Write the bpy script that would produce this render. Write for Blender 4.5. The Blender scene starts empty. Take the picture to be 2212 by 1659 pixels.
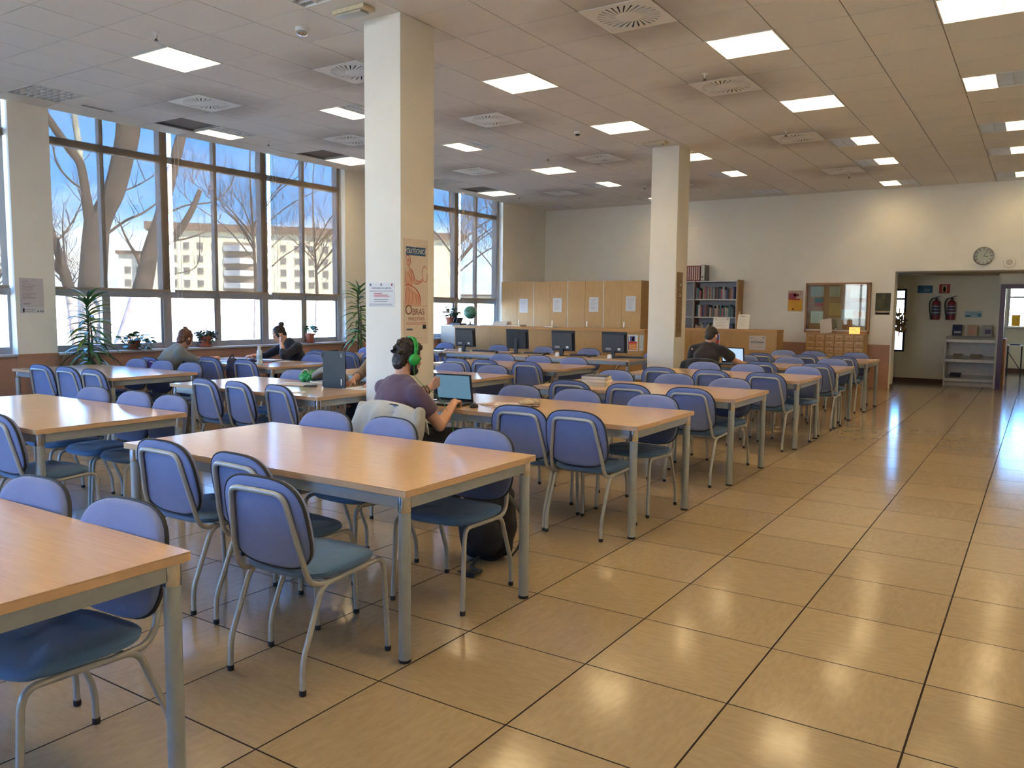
import bpy, bmesh, math, random
from mathutils import Vector, Matrix, noise
random.seed(7)
SC = bpy.context.scene
COL = SC.collection
PI = math.pi

# ------------------------------------------------------------------ camera
CAM_POS = Vector((1.507, -2.888, 1.469))
F_PX, YAW, PITCH, ROLL = 1746.0, -0.5787, -0.0930, 0.0103
_f = Vector((math.sin(YAW)*math.cos(PITCH), math.cos(YAW)*math.cos(PITCH), math.sin(PITCH)))
_r0 = Vector((math.cos(YAW), -math.sin(YAW), 0)); _u0 = _r0.cross(_f)
CAM_R = _r0*math.cos(ROLL) + _u0*math.sin(ROLL)
CAM_U = -_r0*math.sin(ROLL) + _u0*math.cos(ROLL)
CAM_F = _f
cam_data = bpy.data.cameras.new('camera'); cam = bpy.data.objects.new('camera', cam_data); COL.objects.link(cam)
cam_data.sensor_width = 36.0; cam_data.sensor_fit = 'HORIZONTAL'; cam_data.lens = F_PX/2212*36
cam_data.clip_start = 0.05; cam_data.clip_end = 1000
m = Matrix((CAM_R, CAM_U, -CAM_F)).transposed().to_4x4(); m.translation = CAM_POS
cam.matrix_world = m
SC.camera = cam

# ------------------------------------------------------------------ colour management, sampling
SC.view_settings.view_transform = 'Standard'; SC.view_settings.look = 'None'
SC.view_settings.gamma = 1.0; SC.view_settings.exposure = 0.36
SC.view_settings.use_curve_mapping = False
cy = SC.cycles
cy.use_denoising = True; cy.max_bounces = 8; cy.diffuse_bounces = 5; cy.glossy_bounces = 3
cy.transmission_bounces = 4; cy.transparent_max_bounces = 16; cy.sample_clamp_indirect = 60
cy.caustics_reflective = False; cy.caustics_refractive = False; cy.use_light_tree = True

SKY_STRENGTH = 13.5
SUN_STRENGTH = 52.0
TUBE_STRENGTH = 43.0

# ------------------------------------------------------------------ world: blue sky, white cloud bank low down
W = bpy.data.worlds.new('sky_world'); SC.world = W; W.use_nodes = True
nt = W.node_tree; nt.nodes.clear()
def wn(t, **k):
    n = nt.nodes.new(t)
    for a, b in k.items(): setattr(n, a, b)
    return n
tc = wn('ShaderNodeTexCoord'); sep = wn('ShaderNodeSeparateXYZ'); ramp = wn('ShaderNodeValToRGB')
nt.links.new(tc.outputs['Generated'], sep.inputs[0]); nt.links.new(sep.outputs['Z'], ramp.inputs['Fac'])
e = ramp.color_ramp.elements
e[0].position = 0.0; e[0].color = (0.80, 0.88, 0.97, 1)
e[1].position = 0.55; e[1].color = (0.08, 0.24, 0.66, 1)
for pz, c in ((0.05, (0.46, 0.72, 0.98, 1)), (0.10, (0.10, 0.36, 0.84, 1)), (0.32, (0.05, 0.24, 0.70, 1))):
    x = e.new(pz); x.color = c
mp = wn('ShaderNodeMapping'); mp.inputs['Scale'].default_value = (3.0, 3.0, 11.0)
nz = wn('ShaderNodeTexNoise'); nz.inputs['Scale'].default_value = 1.3; nz.inputs['Detail'].default_value = 6
nt.links.new(tc.outputs['Generated'], mp.inputs[0]); nt.links.new(mp.outputs[0], nz.inputs['Vector'])
cr = wn('ShaderNodeValToRGB'); cr.color_ramp.elements[0].position = 0.44; cr.color_ramp.elements[1].position = 0.62
nt.links.new(nz.outputs['Fac'], cr.inputs['Fac'])
low = wn('ShaderNodeMapRange'); low.inputs['From Min'].default_value = 0.075; low.inputs['From Max'].default_value = 0.13
low.inputs['To Min'].default_value = 1.0; low.inputs['To Max'].default_value = 0.07
nt.links.new(sep.outputs['Z'], low.inputs['Value'])
cm = wn('ShaderNodeMath', operation='MULTIPLY')
nt.links.new(cr.outputs['Color'], cm.inputs[0]); nt.links.new(low.outputs[0], cm.inputs[1])
mix = wn('ShaderNodeMixRGB'); mix.inputs['Color2'].default_value = (1.15, 1.16, 1.18, 1)
nt.links.new(cm.outputs[0], mix.inputs['Fac']); nt.links.new(ramp.outputs['Color'], mix.inputs['Color1'])
bg = wn('ShaderNodeBackground'); bg.inputs['Strength'].default_value = SKY_STRENGTH
out = wn('ShaderNodeOutputWorld')
nt.links.new(mix.outputs[0], bg.inputs['Color']); nt.links.new(bg.outputs[0], out.inputs['Surface'])

# ------------------------------------------------------------------ sun: over the roof of this building, on the facade across the lawn
sun_d = bpy.data.lights.new('sun', 'SUN'); sun = bpy.data.objects.new('sun', sun_d); COL.objects.link(sun)
sun_d.energy = SUN_STRENGTH; sun_d.angle = 0.01; sun_d.color = (1.0, 0.93, 0.80)
sun.rotation_euler = Vector((-0.70, -0.08, -0.60)).to_track_quat('-Z', 'Y').to_euler()

# ------------------------------------------------------------------ materials
def s2l(c):
    return tuple((x/12.92 if x <= 0.04045 else ((x+0.055)/1.055)**2.4) for x in c)
def rgb(r, g, b): return s2l((r/255, g/255, b/255))
MATS = {}
def new_mat(name):
    mt = bpy.data.materials.new(name); mt.use_nodes = True
    MATS[name] = mt
    return mt, mt.node_tree, mt.node_tree.nodes['Principled BSDF']
def plain(name, col, rough=0.5, metal=0.0, spec=0.5, var=0.08, scale=30.0, bump=0.0, bscale=200.0, coat=0.0, stretch=None):
    if name in MATS: return MATS[name]
    mt, t, b = new_mat(name)
    b.inputs['Roughness'].default_value = rough; b.inputs['Metallic'].default_value = metal
    b.inputs['Specular IOR Level'].default_value = spec; b.inputs['Coat Weight'].default_value = coat
    co = t.nodes.new('ShaderNodeTexCoord'); n = t.nodes.new('ShaderNodeTexNoise')
    n.inputs['Scale'].default_value = scale; n.inputs['Detail'].default_value = 4
    src = co.outputs['Object']
    if stretch:
        mp = t.nodes.new('ShaderNodeMapping'); mp.inputs['Scale'].default_value = stretch
        t.links.new(src, mp.inputs[0]); src = mp.outputs[0]
    t.links.new(src, n.inputs['Vector'])
    r = t.nodes.new('ShaderNodeValToRGB')
    r.color_ramp.elements[0].position = 0.3; r.color_ramp.elements[1].position = 0.7
    r.color_ramp.elements[0].color = tuple(c*(1-var) for c in col[:3])+(1,)
    r.color_ramp.elements[1].color = tuple(min(1, c*(1+var)) for c in col[:3])+(1,)
    t.links.new(n.outputs['Fac'], r.inputs['Fac']); t.links.new(r.outputs['Color'], b.inputs['Base Color'])
    if bump:
        n2 = t.nodes.new('ShaderNodeTexNoise'); n2.inputs['Scale'].default_value = bscale; n2.inputs['Detail'].default_value = 3
        t.links.new(src, n2.inputs['Vector'])
        bp = t.nodes.new('ShaderNodeBump'); bp.inputs['Strength'].default_value = bump; bp.inputs['Distance'].default_value = 0.004
        t.links.new(n2.outputs['Fac'], bp.inputs['Height']); t.links.new(bp.outputs['Normal'], b.inputs['Normal'])
    return mt
def emit(name, col, strength):
    if name in MATS: return MATS[name]
    mt, t, b = new_mat(name)
    b.inputs['Base Color'].default_value = tuple(col)+(1,)
    b.inputs['Emission Color'].default_value = tuple(col)+(1,); b.inputs['Emission Strength'].default_value = strength
    return mt

paint_wall = plain('wall_paint', (0.82, 0.79, 0.71), 0.75, var=0.02, scale=3, bump=0.05, bscale=90)
paint_col = plain('column_paint', (0.83, 0.80, 0.73), 0.7, var=0.02, scale=3, bump=0.04, bscale=90)
dado_mat = plain('dado_laminate', (0.42, 0.235, 0.155), 0.5, var=0.06, scale=6)
dado_trim_mat = plain('dado_trim', (0.46, 0.25, 0.13), 0.45, var=0.1, scale=10)
grout_mat = plain('floor_joint', (0.030, 0.018, 0.014), 0.8, spec=0.1, var=0.2)
grid_mat = plain('ceiling_grid', (0.30, 0.28, 0.25), 0.7)
alu_mat = plain('window_aluminium', (0.36, 0.36, 0.37), 0.4, metal=0.35, var=0.05)
sill_mat = plain('sill_stone', (0.50, 0.50, 0.50), 0.35, var=0.1, scale=40)
white_paint = plain('white_enamel', (0.78, 0.77, 0.73), 0.45, var=0.02)
grey_paint = plain('grey_table_steel', (0.40, 0.44, 0.455), 0.38, metal=0.25, var=0.04)
chair_steel = plain('chair_frame_paint', (0.42, 0.42, 0.39), 0.36, metal=0.25, var=0.04)
chrome = plain('chrome', (0.72, 0.72, 0.72), 0.14, metal=1.0, var=0.02)
black_rub = plain('black_rubber', (0.02, 0.02, 0.022), 0.6)
black_pl = plain('black_plastic', (0.022, 0.024, 0.028), 0.42, var=0.1)
dark_pl = plain('dark_grey_plastic', (0.05, 0.055, 0.065), 0.5)
beech_edge = plain('beech_edge', (0.66, 0.43, 0.25), 0.4, var=0.05, scale=20)
paper = plain('paper', (0.80, 0.80, 0.79), 0.7, var=0.02)
paper_warm = plain('paper_cream', (0.76, 0.70, 0.60), 0.7, var=0.03)
ink = plain('ink', (0.06, 0.06, 0.07), 0.7)
ink_grey = plain('ink_grey', (0.30, 0.30, 0.32), 0.7)
terracotta = plain('terracotta', (0.36, 0.10, 0.05), 0.7, var=0.15, scale=14)
soil = plain('soil', (0.05, 0.035, 0.025), 0.9, var=0.3)
leaf_green = plain('leaf_green', (0.045, 0.14, 0.035), 0.4, var=0.35, scale=12)
leaf_dark = plain('leaf_dark', (0.05, 0.075, 0.045), 0.45, var=0.35, scale=14)
leaf_yellow = plain('leaf_variegated', (0.20, 0.27, 0.06), 0.4, var=0.5, scale=25)
stem_mat = plain('stem', (0.13, 0.10, 0.06), 0.8, var=0.3)
skin = plain('skin', (0.62, 0.34, 0.23), 0.5, var=0.07, scale=18)
hair_brown = plain('hair_dark_brown', (0.022, 0.014, 0.010), 0.5, var=0.5, scale=60, bump=0.6, bscale=140, stretch=(1, 1, 0.25))
hair_auburn = plain('hair_auburn', (0.12, 0.045, 0.022), 0.5, var=0.4, scale=60, bump=0.5, bscale=140, stretch=(1, 1, 0.2))
denim = plain('denim', (0.022, 0.035, 0.075), 0.8, var=0.25, scale=40, bump=0.2)

def wood(name, c1, c2, rough, axis, scale=6.0):
    mt, t, b = new_mat(name)
    co = t.nodes.new('ShaderNodeTexCoord'); mp = t.nodes.new('ShaderNodeMapping')
    sc = [14.0, 14.0, 14.0]; sc[axis] = 0.9
    mp.inputs['Scale'].default_value = sc
    oi = t.nodes.new('ShaderNodeObjectInfo'); add = t.nodes.new('ShaderNodeVectorMath')
    t.links.new(co.outputs['Object'], add.inputs[0]); t.links.new(oi.outputs['Random'], add.inputs[1])
    t.links.new(add.outputs[0], mp.inputs[0])
    n = t.nodes.new('ShaderNodeTexNoise'); n.inputs['Scale'].default_value = scale; n.inputs['Detail'].default_value = 6
    t.links.new(mp.outputs[0], n.inputs['Vector'])
    r = t.nodes.new('ShaderNodeValToRGB'); r.color_ramp.elements[0].position = 0.32; r.color_ramp.elements[1].position = 0.68
    r.color_ramp.elements[0].color = c1+(1,); r.color_ramp.elements[1].color = c2+(1,)
    t.links.new(n.outputs['Fac'], r.inputs['Fac']); t.links.new(r.outputs['Color'], b.inputs['Base Color'])
    b.inputs['Roughness'].default_value = rough; b.inputs['Specular IOR Level'].default_value = 0.45
    return mt
beech_top = wood('beech_laminate', (0.625, 0.400, 0.215), (0.68, 0.45, 0.25), 0.17, 0)
wood_counter = wood('counter_veneer', (0.42, 0.20, 0.045), (0.50, 0.26, 0.07), 0.4, 0)
wood_counter_v = wood('counter_veneer_upright', (0.42, 0.235, 0.07), (0.49, 0.28, 0.09), 0.42, 2)
wood_cab = wood('cabinet_veneer', (0.45, 0.275, 0.105), (0.52, 0.325, 0.135), 0.42, 2)
wood_drawer = wood('drawer_oak', (0.50, 0.29, 0.10), (0.60, 0.36, 0.14), 0.4, 0)

def fabric(name, col, var=0.12):
    mt, t, b = new_mat(name)
    b.inputs['Roughness'].default_value = 0.9; b.inputs['Sheen Weight'].default_value = 0.25; b.inputs['Specular IOR Level'].default_value = 0.2
    co = t.nodes.new('ShaderNodeTexCoord'); n = t.nodes.new('ShaderNodeTexNoise'); n.inputs['Scale'].default_value = 260
    n2 = t.nodes.new('ShaderNodeTexNoise'); n2.inputs['Scale'].default_value = 7; n2.inputs['Detail'].default_value = 3
    t.links.new(co.outputs['Object'], n.inputs['Vector']); t.links.new(co.outputs['Object'], n2.inputs['Vector'])
    ad = t.nodes.new('ShaderNodeMath'); ad.operation = 'ADD'
    t.links.new(n.outputs['Fac'], ad.inputs[0]); t.links.new(n2.outputs['Fac'], ad.inputs[1])
    r = t.nodes.new('ShaderNodeMapRange'); r.inputs['From Min'].default_value = 0.6; r.inputs['From Max'].default_value = 1.4
    t.links.new(ad.outputs[0], r.inputs['Value'])
    oi = t.nodes.new('ShaderNodeObjectInfo')
    mx = t.nodes.new('ShaderNodeMixRGB')
    mx.inputs['Color1'].default_value = tuple(c*(1-var) for c in col)+(1,); mx.inputs['Color2'].default_value = tuple(c*(1+var) for c in col)+(1,)
    t.links.new(r.outputs[0], mx.inputs['Fac'])
    hs = t.nodes.new('ShaderNodeHueSaturation')
    mr = t.nodes.new('ShaderNodeMapRange'); mr.inputs['To Min'].default_value = 0.88; mr.inputs['To Max'].default_value = 1.12
    t.links.new(oi.outputs['Random'], mr.inputs['Value']); t.links.new(mr.outputs[0], hs.inputs['Value'])
    t.links.new(mx.outputs[0], hs.inputs['Color']); t.links.new(hs.outputs[0], b.inputs['Base Color'])
    bp = t.nodes.new('ShaderNodeBump'); bp.inputs['Strength'].default_value = 0.15; bp.inputs['Distance'].default_value = 0.002
    t.links.new(n.outputs['Fac'], bp.inputs['Height']); t.links.new(bp.outputs[0], b.inputs['Normal'])
    return mt
blue_back = fabric('blue_back_fabric', (0.18, 0.225, 0.42))
blue_seat = fabric('blue_seat_fabric', (0.10, 0.195, 0.36))

# floor tile: streaked beige vinyl, grain turned by tile, waxed
def floor_material():
    mt, t, b = new_mat('floor_tile')
    L = t.links.new
    g = t.nodes.new('ShaderNodeNewGeometry'); oi = t.nodes.new('ShaderNodeObjectInfo')
    sx = t.nodes.new('ShaderNodeSeparateXYZ'); L(g.outputs['Position'], sx.inputs[0])
    cell = []
    for k in ('X', 'Y'):
        d = t.nodes.new('ShaderNodeMath'); d.operation = 'DIVIDE'; d.inputs[1].default_value = 0.6; L(sx.outputs[k], d.inputs[0])
        fl = t.nodes.new('ShaderNodeMath'); fl.operation = 'FLOOR'; L(d.outputs[0], fl.inputs[0]); cell.append(fl)
    sm = t.nodes.new('ShaderNodeMath'); sm.operation = 'ADD'; L(cell[0].outputs[0], sm.inputs[0]); L(cell[1].outputs[0], sm.inputs[1])
    par = t.nodes.new('ShaderNodeMath'); par.operation = 'MODULO'; par.inputs[1].default_value = 2.0; L(sm.outputs[0], par.inputs[0])
    ab = t.nodes.new('ShaderNodeMath'); ab.operation = 'ABSOLUTE'; L(par.outputs[0], ab.inputs[0])
    cc = t.nodes.new('ShaderNodeCombineXYZ'); L(cell[0].outputs[0], cc.inputs[0]); L(cell[1].outputs[0], cc.inputs[1])
    wn_ = t.nodes.new('ShaderNodeTexWhiteNoise'); L(cc.outputs[0], wn_.inputs['Vector'])
    noises = []
    for sc in ((6.0, 20.0, 1.0), (20.0, 6.0, 1.0)):
        mp = t.nodes.new('ShaderNodeMapping'); mp.inputs['Scale'].default_value = sc
        ad = t.nodes.new('ShaderNodeVectorMath'); ad.operation = 'ADD'
        L(g.outputs['Position'], ad.inputs[0]); L(wn_.outputs['Color'], ad.inputs[1]); L(ad.outputs[0], mp.inputs[0])
        n = t.nodes.new('ShaderNodeTexNoise'); n.inputs['Scale'].default_value = 2.2; n.inputs['Detail'].default_value = 7; n.inputs['Roughness'].default_value = 0.65
        L(mp.outputs[0], n.inputs['Vector']); noises.append(n)
    mx = t.nodes.new('ShaderNodeMixRGB'); L(ab.outputs[0], mx.inputs['Fac']); L(noises[0].outputs['Fac'], mx.inputs['Color1']); L(noises[1].outputs['Fac'], mx.inputs['Color2'])
    r = t.nodes.new('ShaderNodeValToRGB')
    e = r.color_ramp.elements
    e[0].position = 0.25; e[0].color = (0.335, 0.250, 0.142, 1); e[1].position = 0.75; e[1].color = (0.425, 0.325, 0.190, 1)
    L(mx.outputs[0], r.inputs['Fac'])
    hs = t.nodes.new('ShaderNodeHueSaturation'); mr = t.nodes.new('ShaderNodeMapRange')
    mr.inputs['To Min'].default_value = 0.93; mr.inputs['To Max'].default_value = 1.06
    L(wn_.outputs['Value'], mr.inputs['Value']); L(mr.outputs[0], hs.inputs['Value']); L(r.outputs['Color'], hs.inputs['Color'])
    # scuffs
    n3 = t.nodes.new('ShaderNodeTexNoise'); n3.inputs['Scale'].default_value = 9; n3.inputs['Detail'].default_value = 8; L(g.outputs['Position'], n3.inputs['Vector'])
    sr = t.nodes.new('ShaderNodeMapRange'); sr.inputs['From Min'].default_value = 0.70; sr.inputs['From Max'].default_value = 0.80; L(n3.outputs['Fac'], sr.inputs['Value'])
    m2 = t.nodes.new('ShaderNodeMixRGB'); m2.inputs['Color2'].default_value = (0.22, 0.16, 0.10, 1)
    sm2 = t.nodes.new('ShaderNodeMath'); sm2.operation = 'MULTIPLY'; sm2.inputs[1].default_value = 0.18
    L(sr.outputs[0], sm2.inputs[0]); L(sm2.outputs[0], m2.inputs['Fac']); L(hs.outputs[0], m2.inputs['Color1'])
    L(m2.outputs[0], b.inputs['Base Color'])
    rr = t.nodes.new('ShaderNodeMapRange'); rr.inputs['To Min'].default_value = 0.08; rr.inputs['To Max'].default_value = 0.19; L(n3.outputs['Fac'], rr.inputs['Value'])
    L(rr.outputs[0], b.inputs['Roughness'])
    n4 = t.nodes.new('ShaderNodeTexNoise'); n4.inputs['Scale'].default_value = 14; n4.inputs['Detail'].default_value = 2; L(g.outputs['Position'], n4.inputs['Vector'])
    bp = t.nodes.new('ShaderNodeBump'); bp.inputs['Strength'].default_value = 0.012; bp.inputs['Distance'].default_value = 0.01
    L(n4.outputs['Fac'], bp.inputs['Height']); L(bp.outputs[0], b.inputs['Normal'])
    return mt
floor_mat = floor_material()

CEIL_Z = 3.82
GX, GY = 0.675, 1.162            # ceiling grid origin, module 0.6
def cellx(i): return GX + 0.6*(i+0.5)
def celly(j): return GY + 0.6*(j+0.5)
DIFFUSERS = [(-4, 3), (-4, 7), (-4, 12), (-4, 17), (-9, 3), (-9, 7), (-9, 12), (-9, 17), (-13, 3), (-13, 7), (-13, 12), (-13, 17)]
# mineral fibre ceiling panels, sooty around the air diffusers
def ceiling_material():
    mt, t, b = new_mat('ceiling_panel'); L = t.links.new
    g = t.nodes.new('ShaderNodeNewGeometry')
    last = None
    for i, j in DIFFUSERS:
        v = t.nodes.new('ShaderNodeVectorMath'); v.operation = 'DISTANCE'
        v.inputs[1].default_value = (cellx(i), celly(j), CEIL_Z); L(g.outputs['Position'], v.inputs[0])
        if last is None: last = v.outputs['Value']
        else:
            mn = t.nodes.new('ShaderNodeMath'); mn.operation = 'MINIMUM'; L(last, mn.inputs[0]); L(v.outputs['Value'], mn.inputs[1]); last = mn.outputs[0]
    n = t.nodes.new('ShaderNodeTexNoise'); n.inputs['Scale'].default_value = 2.2; n.inputs['Detail'].default_value = 3; L(g.outputs['Position'], n.inputs['Vector'])
    ad = t.nodes.new('ShaderNodeMath'); ad.operation = 'MULTIPLY_ADD'; ad.inputs[1].default_value = 0.55; L(n.outputs['Fac'], ad.inputs[0]); L(last, ad.inputs[2])
    mr = t.nodes.new('ShaderNodeMapRange'); mr.inputs['From Min'].default_value = 0.5; mr.inputs['From Max'].default_value = 1.15
    mr.inputs['To Min'].default_value = 0.52; mr.inputs['To Max'].default_value = 0.0; L(ad.outputs[0], mr.inputs['Value'])
    n2 = t.nodes.new('ShaderNodeTexNoise'); n2.inputs['Scale'].default_value = 120; L(g.outputs['Position'], n2.inputs['Vector'])
    mr2 = t.nodes.new('ShaderNodeMapRange'); mr2.inputs['To Min'].default_value = 0.94; mr2.inputs['To Max'].default_value = 1.03; L(n2.outputs['Fac'], mr2.inputs['Value'])
    hs = t.nodes.new('ShaderNodeHueSaturation'); hs.inputs["Color"].default_value = (0.80, 0.775, 0.73, 1); L(mr2.outputs[0], hs.inputs['Value'])
    mx = t.nodes.new('ShaderNodeMixRGB'); mx.inputs['Color2'].default_value = (0.16, 0.12, 0.085, 1)
    L(mr.outputs[0], mx.inputs['Fac']); L(hs.outputs[0], mx.inputs['Color1']); L(mx.outputs[0], b.inputs['Base Color'])
    b.inputs['Roughness'].default_value = 0.9
    return mt
ceiling_mat = ceiling_material()

def glass_material(name, tint=(1, 1, 1), refl=0.06):
    mt = bpy.data.materials.new(name); mt.use_nodes = True; MATS[name] = mt
    t = mt.node_tree; t.nodes.clear()
    o = t.nodes.new('ShaderNodeOutputMaterial'); tr = t.nodes.new('ShaderNodeBsdfTransparent'); tr.inputs[0].default_value = tint+(1,)
    gl = t.nodes.new('ShaderNodeBsdfGlossy'); gl.inputs['Roughness'].default_value = 0.02
    lw = t.nodes.new('ShaderNodeLayerWeight'); lw.inputs['Blend'].default_value = 0.5
    pw = t.nodes.new('ShaderNodeMath'); pw.operation = 'POWER'; pw.inputs[1].default_value = 5.0; t.links.new(lw.outputs['Facing'], pw.inputs[0])
    fr = t.nodes.new('ShaderNodeMath'); fr.operation = 'MULTIPLY_ADD'; fr.inputs[1].default_value = 0.9; fr.inputs[2].default_value = 0.03; t.links.new(pw.outputs[0], fr.inputs[0])
    mx = t.nodes.new('ShaderNodeMixShader')
    t.links.new(fr.outputs[0], mx.inputs[0]); t.links.new(tr.outputs[0], mx.inputs[1]); t.links.new(gl.outputs[0], mx.inputs[2])
    t.links.new(mx.outputs[0], o.inputs['Surface'])
    return mt
glass = glass_material('window_glass', (0.95, 0.97, 0.96))
def screen_material():
    # open weave sun screen: part of the light passes straight through the holes, the yarn scatters the rest
    mt = bpy.data.materials.new('sunscreen_weave'); mt.use_nodes = True; MATS['sunscreen_weave'] = mt
    t = mt.node_tree; t.nodes.clear()
    o = t.nodes.new('ShaderNodeOutputMaterial'); tr = t.nodes.new('ShaderNodeBsdfTransparent'); tr.inputs[0].default_value = (1, 1, 1, 1)
    df = t.nodes.new('ShaderNodeBsdfDiffuse'); df.inputs[0].default_value = (0.40, 0.31, 0.22, 1)
    tl = t.nodes.new('ShaderNodeBsdfTranslucent'); tl.inputs[0].default_value = (0.075, 0.048, 0.027, 1)
    ad = t.nodes.new('ShaderNodeMixShader'); ad.inputs[0].default_value = 0.5
    mx = t.nodes.new('ShaderNodeMixShader'); mx.inputs[0].default_value = 0.30
    t.links.new(df.outputs[0], ad.inputs[1]); t.links.new(tl.outputs[0], ad.inputs[2])
    t.links.new(ad.outputs[0], mx.inputs[1]); t.links.new(tr.outputs[0], mx.inputs[2]); t.links.new(mx.outputs[0], o.inputs['Surface'])
    return mt
screen_mat = screen_material()

# ------------------------------------------------------------------ mesh helpers
class MB:
    def __init__(self): self.v = []; self.f = []; self.mi = []; self.m = 0
    def add(self, vs, fs):
        o = len(self.v); self.v += [tuple(p) for p in vs]
        for q in fs: self.f.append(tuple(i+o for i in q)); self.mi.append(self.m)
        return self
    def box(self, x0, x1, y0, y1, z0, z1):
        return self.add([(x0,y0,z0),(x1,y0,z0),(x1,y1,z0),(x0,y1,z0),(x0,y0,z1),(x1,y0,z1),(x1,y1,z1),(x0,y1,z1)],
                        [(0,3,2,1),(4,5,6,7),(0,1,5,4),(1,2,6,5),(2,3,7,6),(3,0,4,7)])
    def obox(self, c, ax, ay, az):
        c = Vector(c); ax = Vector(ax); ay = Vector(ay); az = Vector(az)
        vs = [c+ax*sx+ay*sy+az*sz for sz in (-1, 1) for sx, sy in ((-1,-1),(1,-1),(1,1),(-1,1))]
        return self.add(vs, [(0,3,2,1),(4,5,6,7),(0,1,5,4),(1,2,6,5),(2,3,7,6),(3,0,4,7)])
    def rings(self, rings, cap=True, close=True):
        n = len(rings[0]); o = len(self.v); vs = [p for r in rings for p in r]; fs = []
        for k in range(len(rings)-1):
            for i in range(n if close else n-1):
                j = (i+1) % n
                fs.append((k*n+i, k*n+j, (k+1)*n+j, (k+1)*n+i))
        if cap:
            fs.append(tuple(range(n-1, -1, -1))); fs.append(tuple((len(rings)-1)*n+i for i in range(n)))
        return self.add(vs, fs)
    def tube(self, pts, r, n=8, cap=True, side=None):
        pts = [Vector(p) for p in pts]; k = len(pts)
        rs = r if isinstance(r, (list, tuple)) else [r]*k
        rings = []; ref = None
        for i, p in enumerate(pts):
            t = (pts[min(i+1, k-1)]-pts[max(i-1, 0)])
            if t.length < 1e-9: t = Vector((0, 0, 1))
            t.normalize()
            if ref is None:
                ref = Vector(side) if side is not None else (Vector((0, 0, 1)) if abs(t.z) < 0.9 else Vector((1, 0, 0)))
            a = ref - t*ref.dot(t)
            if a.length < 1e-6: a = t.orthogonal()
            a.normalize(); b = t.cross(a); ref = a
            ra, rb = rs[i] if isinstance(rs[i], (tuple, list)) else (rs[i], rs[i])
            rings.append([p + a*(ra*math.cos(2*PI*q/n)) + b*(rb*math.sin(2*PI*q/n)) for q in range(n)])
        return self.rings(rings, cap)
    def lathe(self, prof, n=16, c=(0, 0, 0), cap=True):
        c = Vector(c)
        return self.rings([[c+Vector((r*math.cos(2*PI*q/n), r*math.sin(2*PI*q/n), z)) for q in range(n)] for r, z in prof], cap)
    def ball(self, c, r, n=12, mrows=8, M=None):
        c = Vector(c); rx, ry, rz = r if isinstance(r, (tuple, list)) else (r, r, r)
        rings = []
        for k in range(1, mrows):
            th = PI*k/mrows
            ring = []
            for q in range(n):
                p = Vector((rx*math.sin(th)*math.cos(2*PI*q/n), ry*math.sin(th)*math.sin(2*PI*q/n), -rz*math.cos(th)))
                if M is not None: p = M @ p
                ring.append(c+p)
            rings.append(ring)
        return self.rings(rings, True)
    def prism(self, outline, z0, z1, M=None):
        r0 = [Vector((x, y, z0)) for x, y in outline]; r1 = [Vector((x, y, z1)) for x, y in outline]
        if M is not None: r0 = [M @ p for p in r0]; r1 = [M @ p for p in r1]
        return self.rings([r0, r1], True)
    def quad(self, a, b, c, d): return self.add([a, b, c, d], [(0, 1, 2, 3)])
    def mesh(self, name, smooth=35, mats=()):
        me = bpy.data.meshes.new(name); me.from_pydata(self.v, [], self.f)
        for mt in mats: me.materials.append(mt)
        if len(mats) > 1: me.polygons.foreach_set('material_index', self.mi)
        bm = bmesh.new(); bm.from_mesh(me); bmesh.ops.recalc_face_normals(bm, faces=bm.faces); bm.to_mesh(me); bm.free()
        if smooth:
            me.polygons.foreach_set('use_smooth', [True]*len(me.polygons)); me.set_sharp_from_angle(angle=math.radians(smooth))
        me.update()
        return me
def link(name, me, parent=None, loc=None, rot=None, M=None):
    o = bpy.data.objects.new(name, me); COL.objects.link(o)
    if parent is not None: o.parent = parent
    if M is not None: o.matrix_local = M
    else:
        if loc is not None: o.location = loc
        if rot is not None: o.rotation_euler = rot
    return o
def part(name, mb, mats, parent=None, smooth=35, **k):
    if not isinstance(mats, (tuple, list)): mats = (mats,)
    return link(name, mb.mesh(name, smooth, mats), parent, **k)
def bevel_mesh(me, w, seg=2):
    bm = bmesh.new(); bm.from_mesh(me)
    bmesh.ops.bevel(bm, geom=[e for e in bm.edges], offset=w, segments=seg, profile=0.6, affect='EDGES', clamp_overlap=True)
    bm.to_mesh(me); bm.free()
    me.polygons.foreach_set('use_smooth', [True]*len(me.polygons)); me.set_sharp_from_angle(angle=math.radians(40)); me.update()
    return me
def rbox(name, dims, w, mat, parent=None, **k):
    x0, x1, y0, y1, z0, z1 = dims
    me = MB().box(x0, x1, y0, y1, z0, z1).mesh(name, 0, (mat,)); bevel_mesh(me, w)
    return link(name, me, parent, **k)
def thing(name, label, cat, loc=(0, 0, 0), rz=0.0, group=None):
    o = bpy.data.objects.new(name, None); COL.objects.link(o); o.empty_display_size = 0.1
    o.location = loc; o.rotation_euler = (0, 0, rz)
    return tag(o, label, cat, group)
def tag(o, label, cat, group=None):
    o['label'] = label; o['category'] = cat
    if group: o['group'] = group
    return o
def struct(o, label=None):
    o['kind'] = 'structure'
    if label: o['label'] = label
    return o
def arc(p0, p1, p2, n=5):
    p0, p1, p2 = Vector(p0), Vector(p1), Vector(p2)
    return [p0*(1-t)**2 + p1*2*t*(1-t) + p2*t*t for t in (i/n for i in range(n+1))]
def in_view(p):
    d = Vector(p)-CAM_POS; z = d.dot(CAM_F)
    if z < 0.2: return None
    x = 1106 + F_PX*d.dot(CAM_R)/z; y = 829.5 - F_PX*d.dot(CAM_U)/z
    return x, y, z
# ================================================================== STRUCTURE
XL, XR, YF, YB = -8.70, 5.0, -7.5, 14.15
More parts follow.
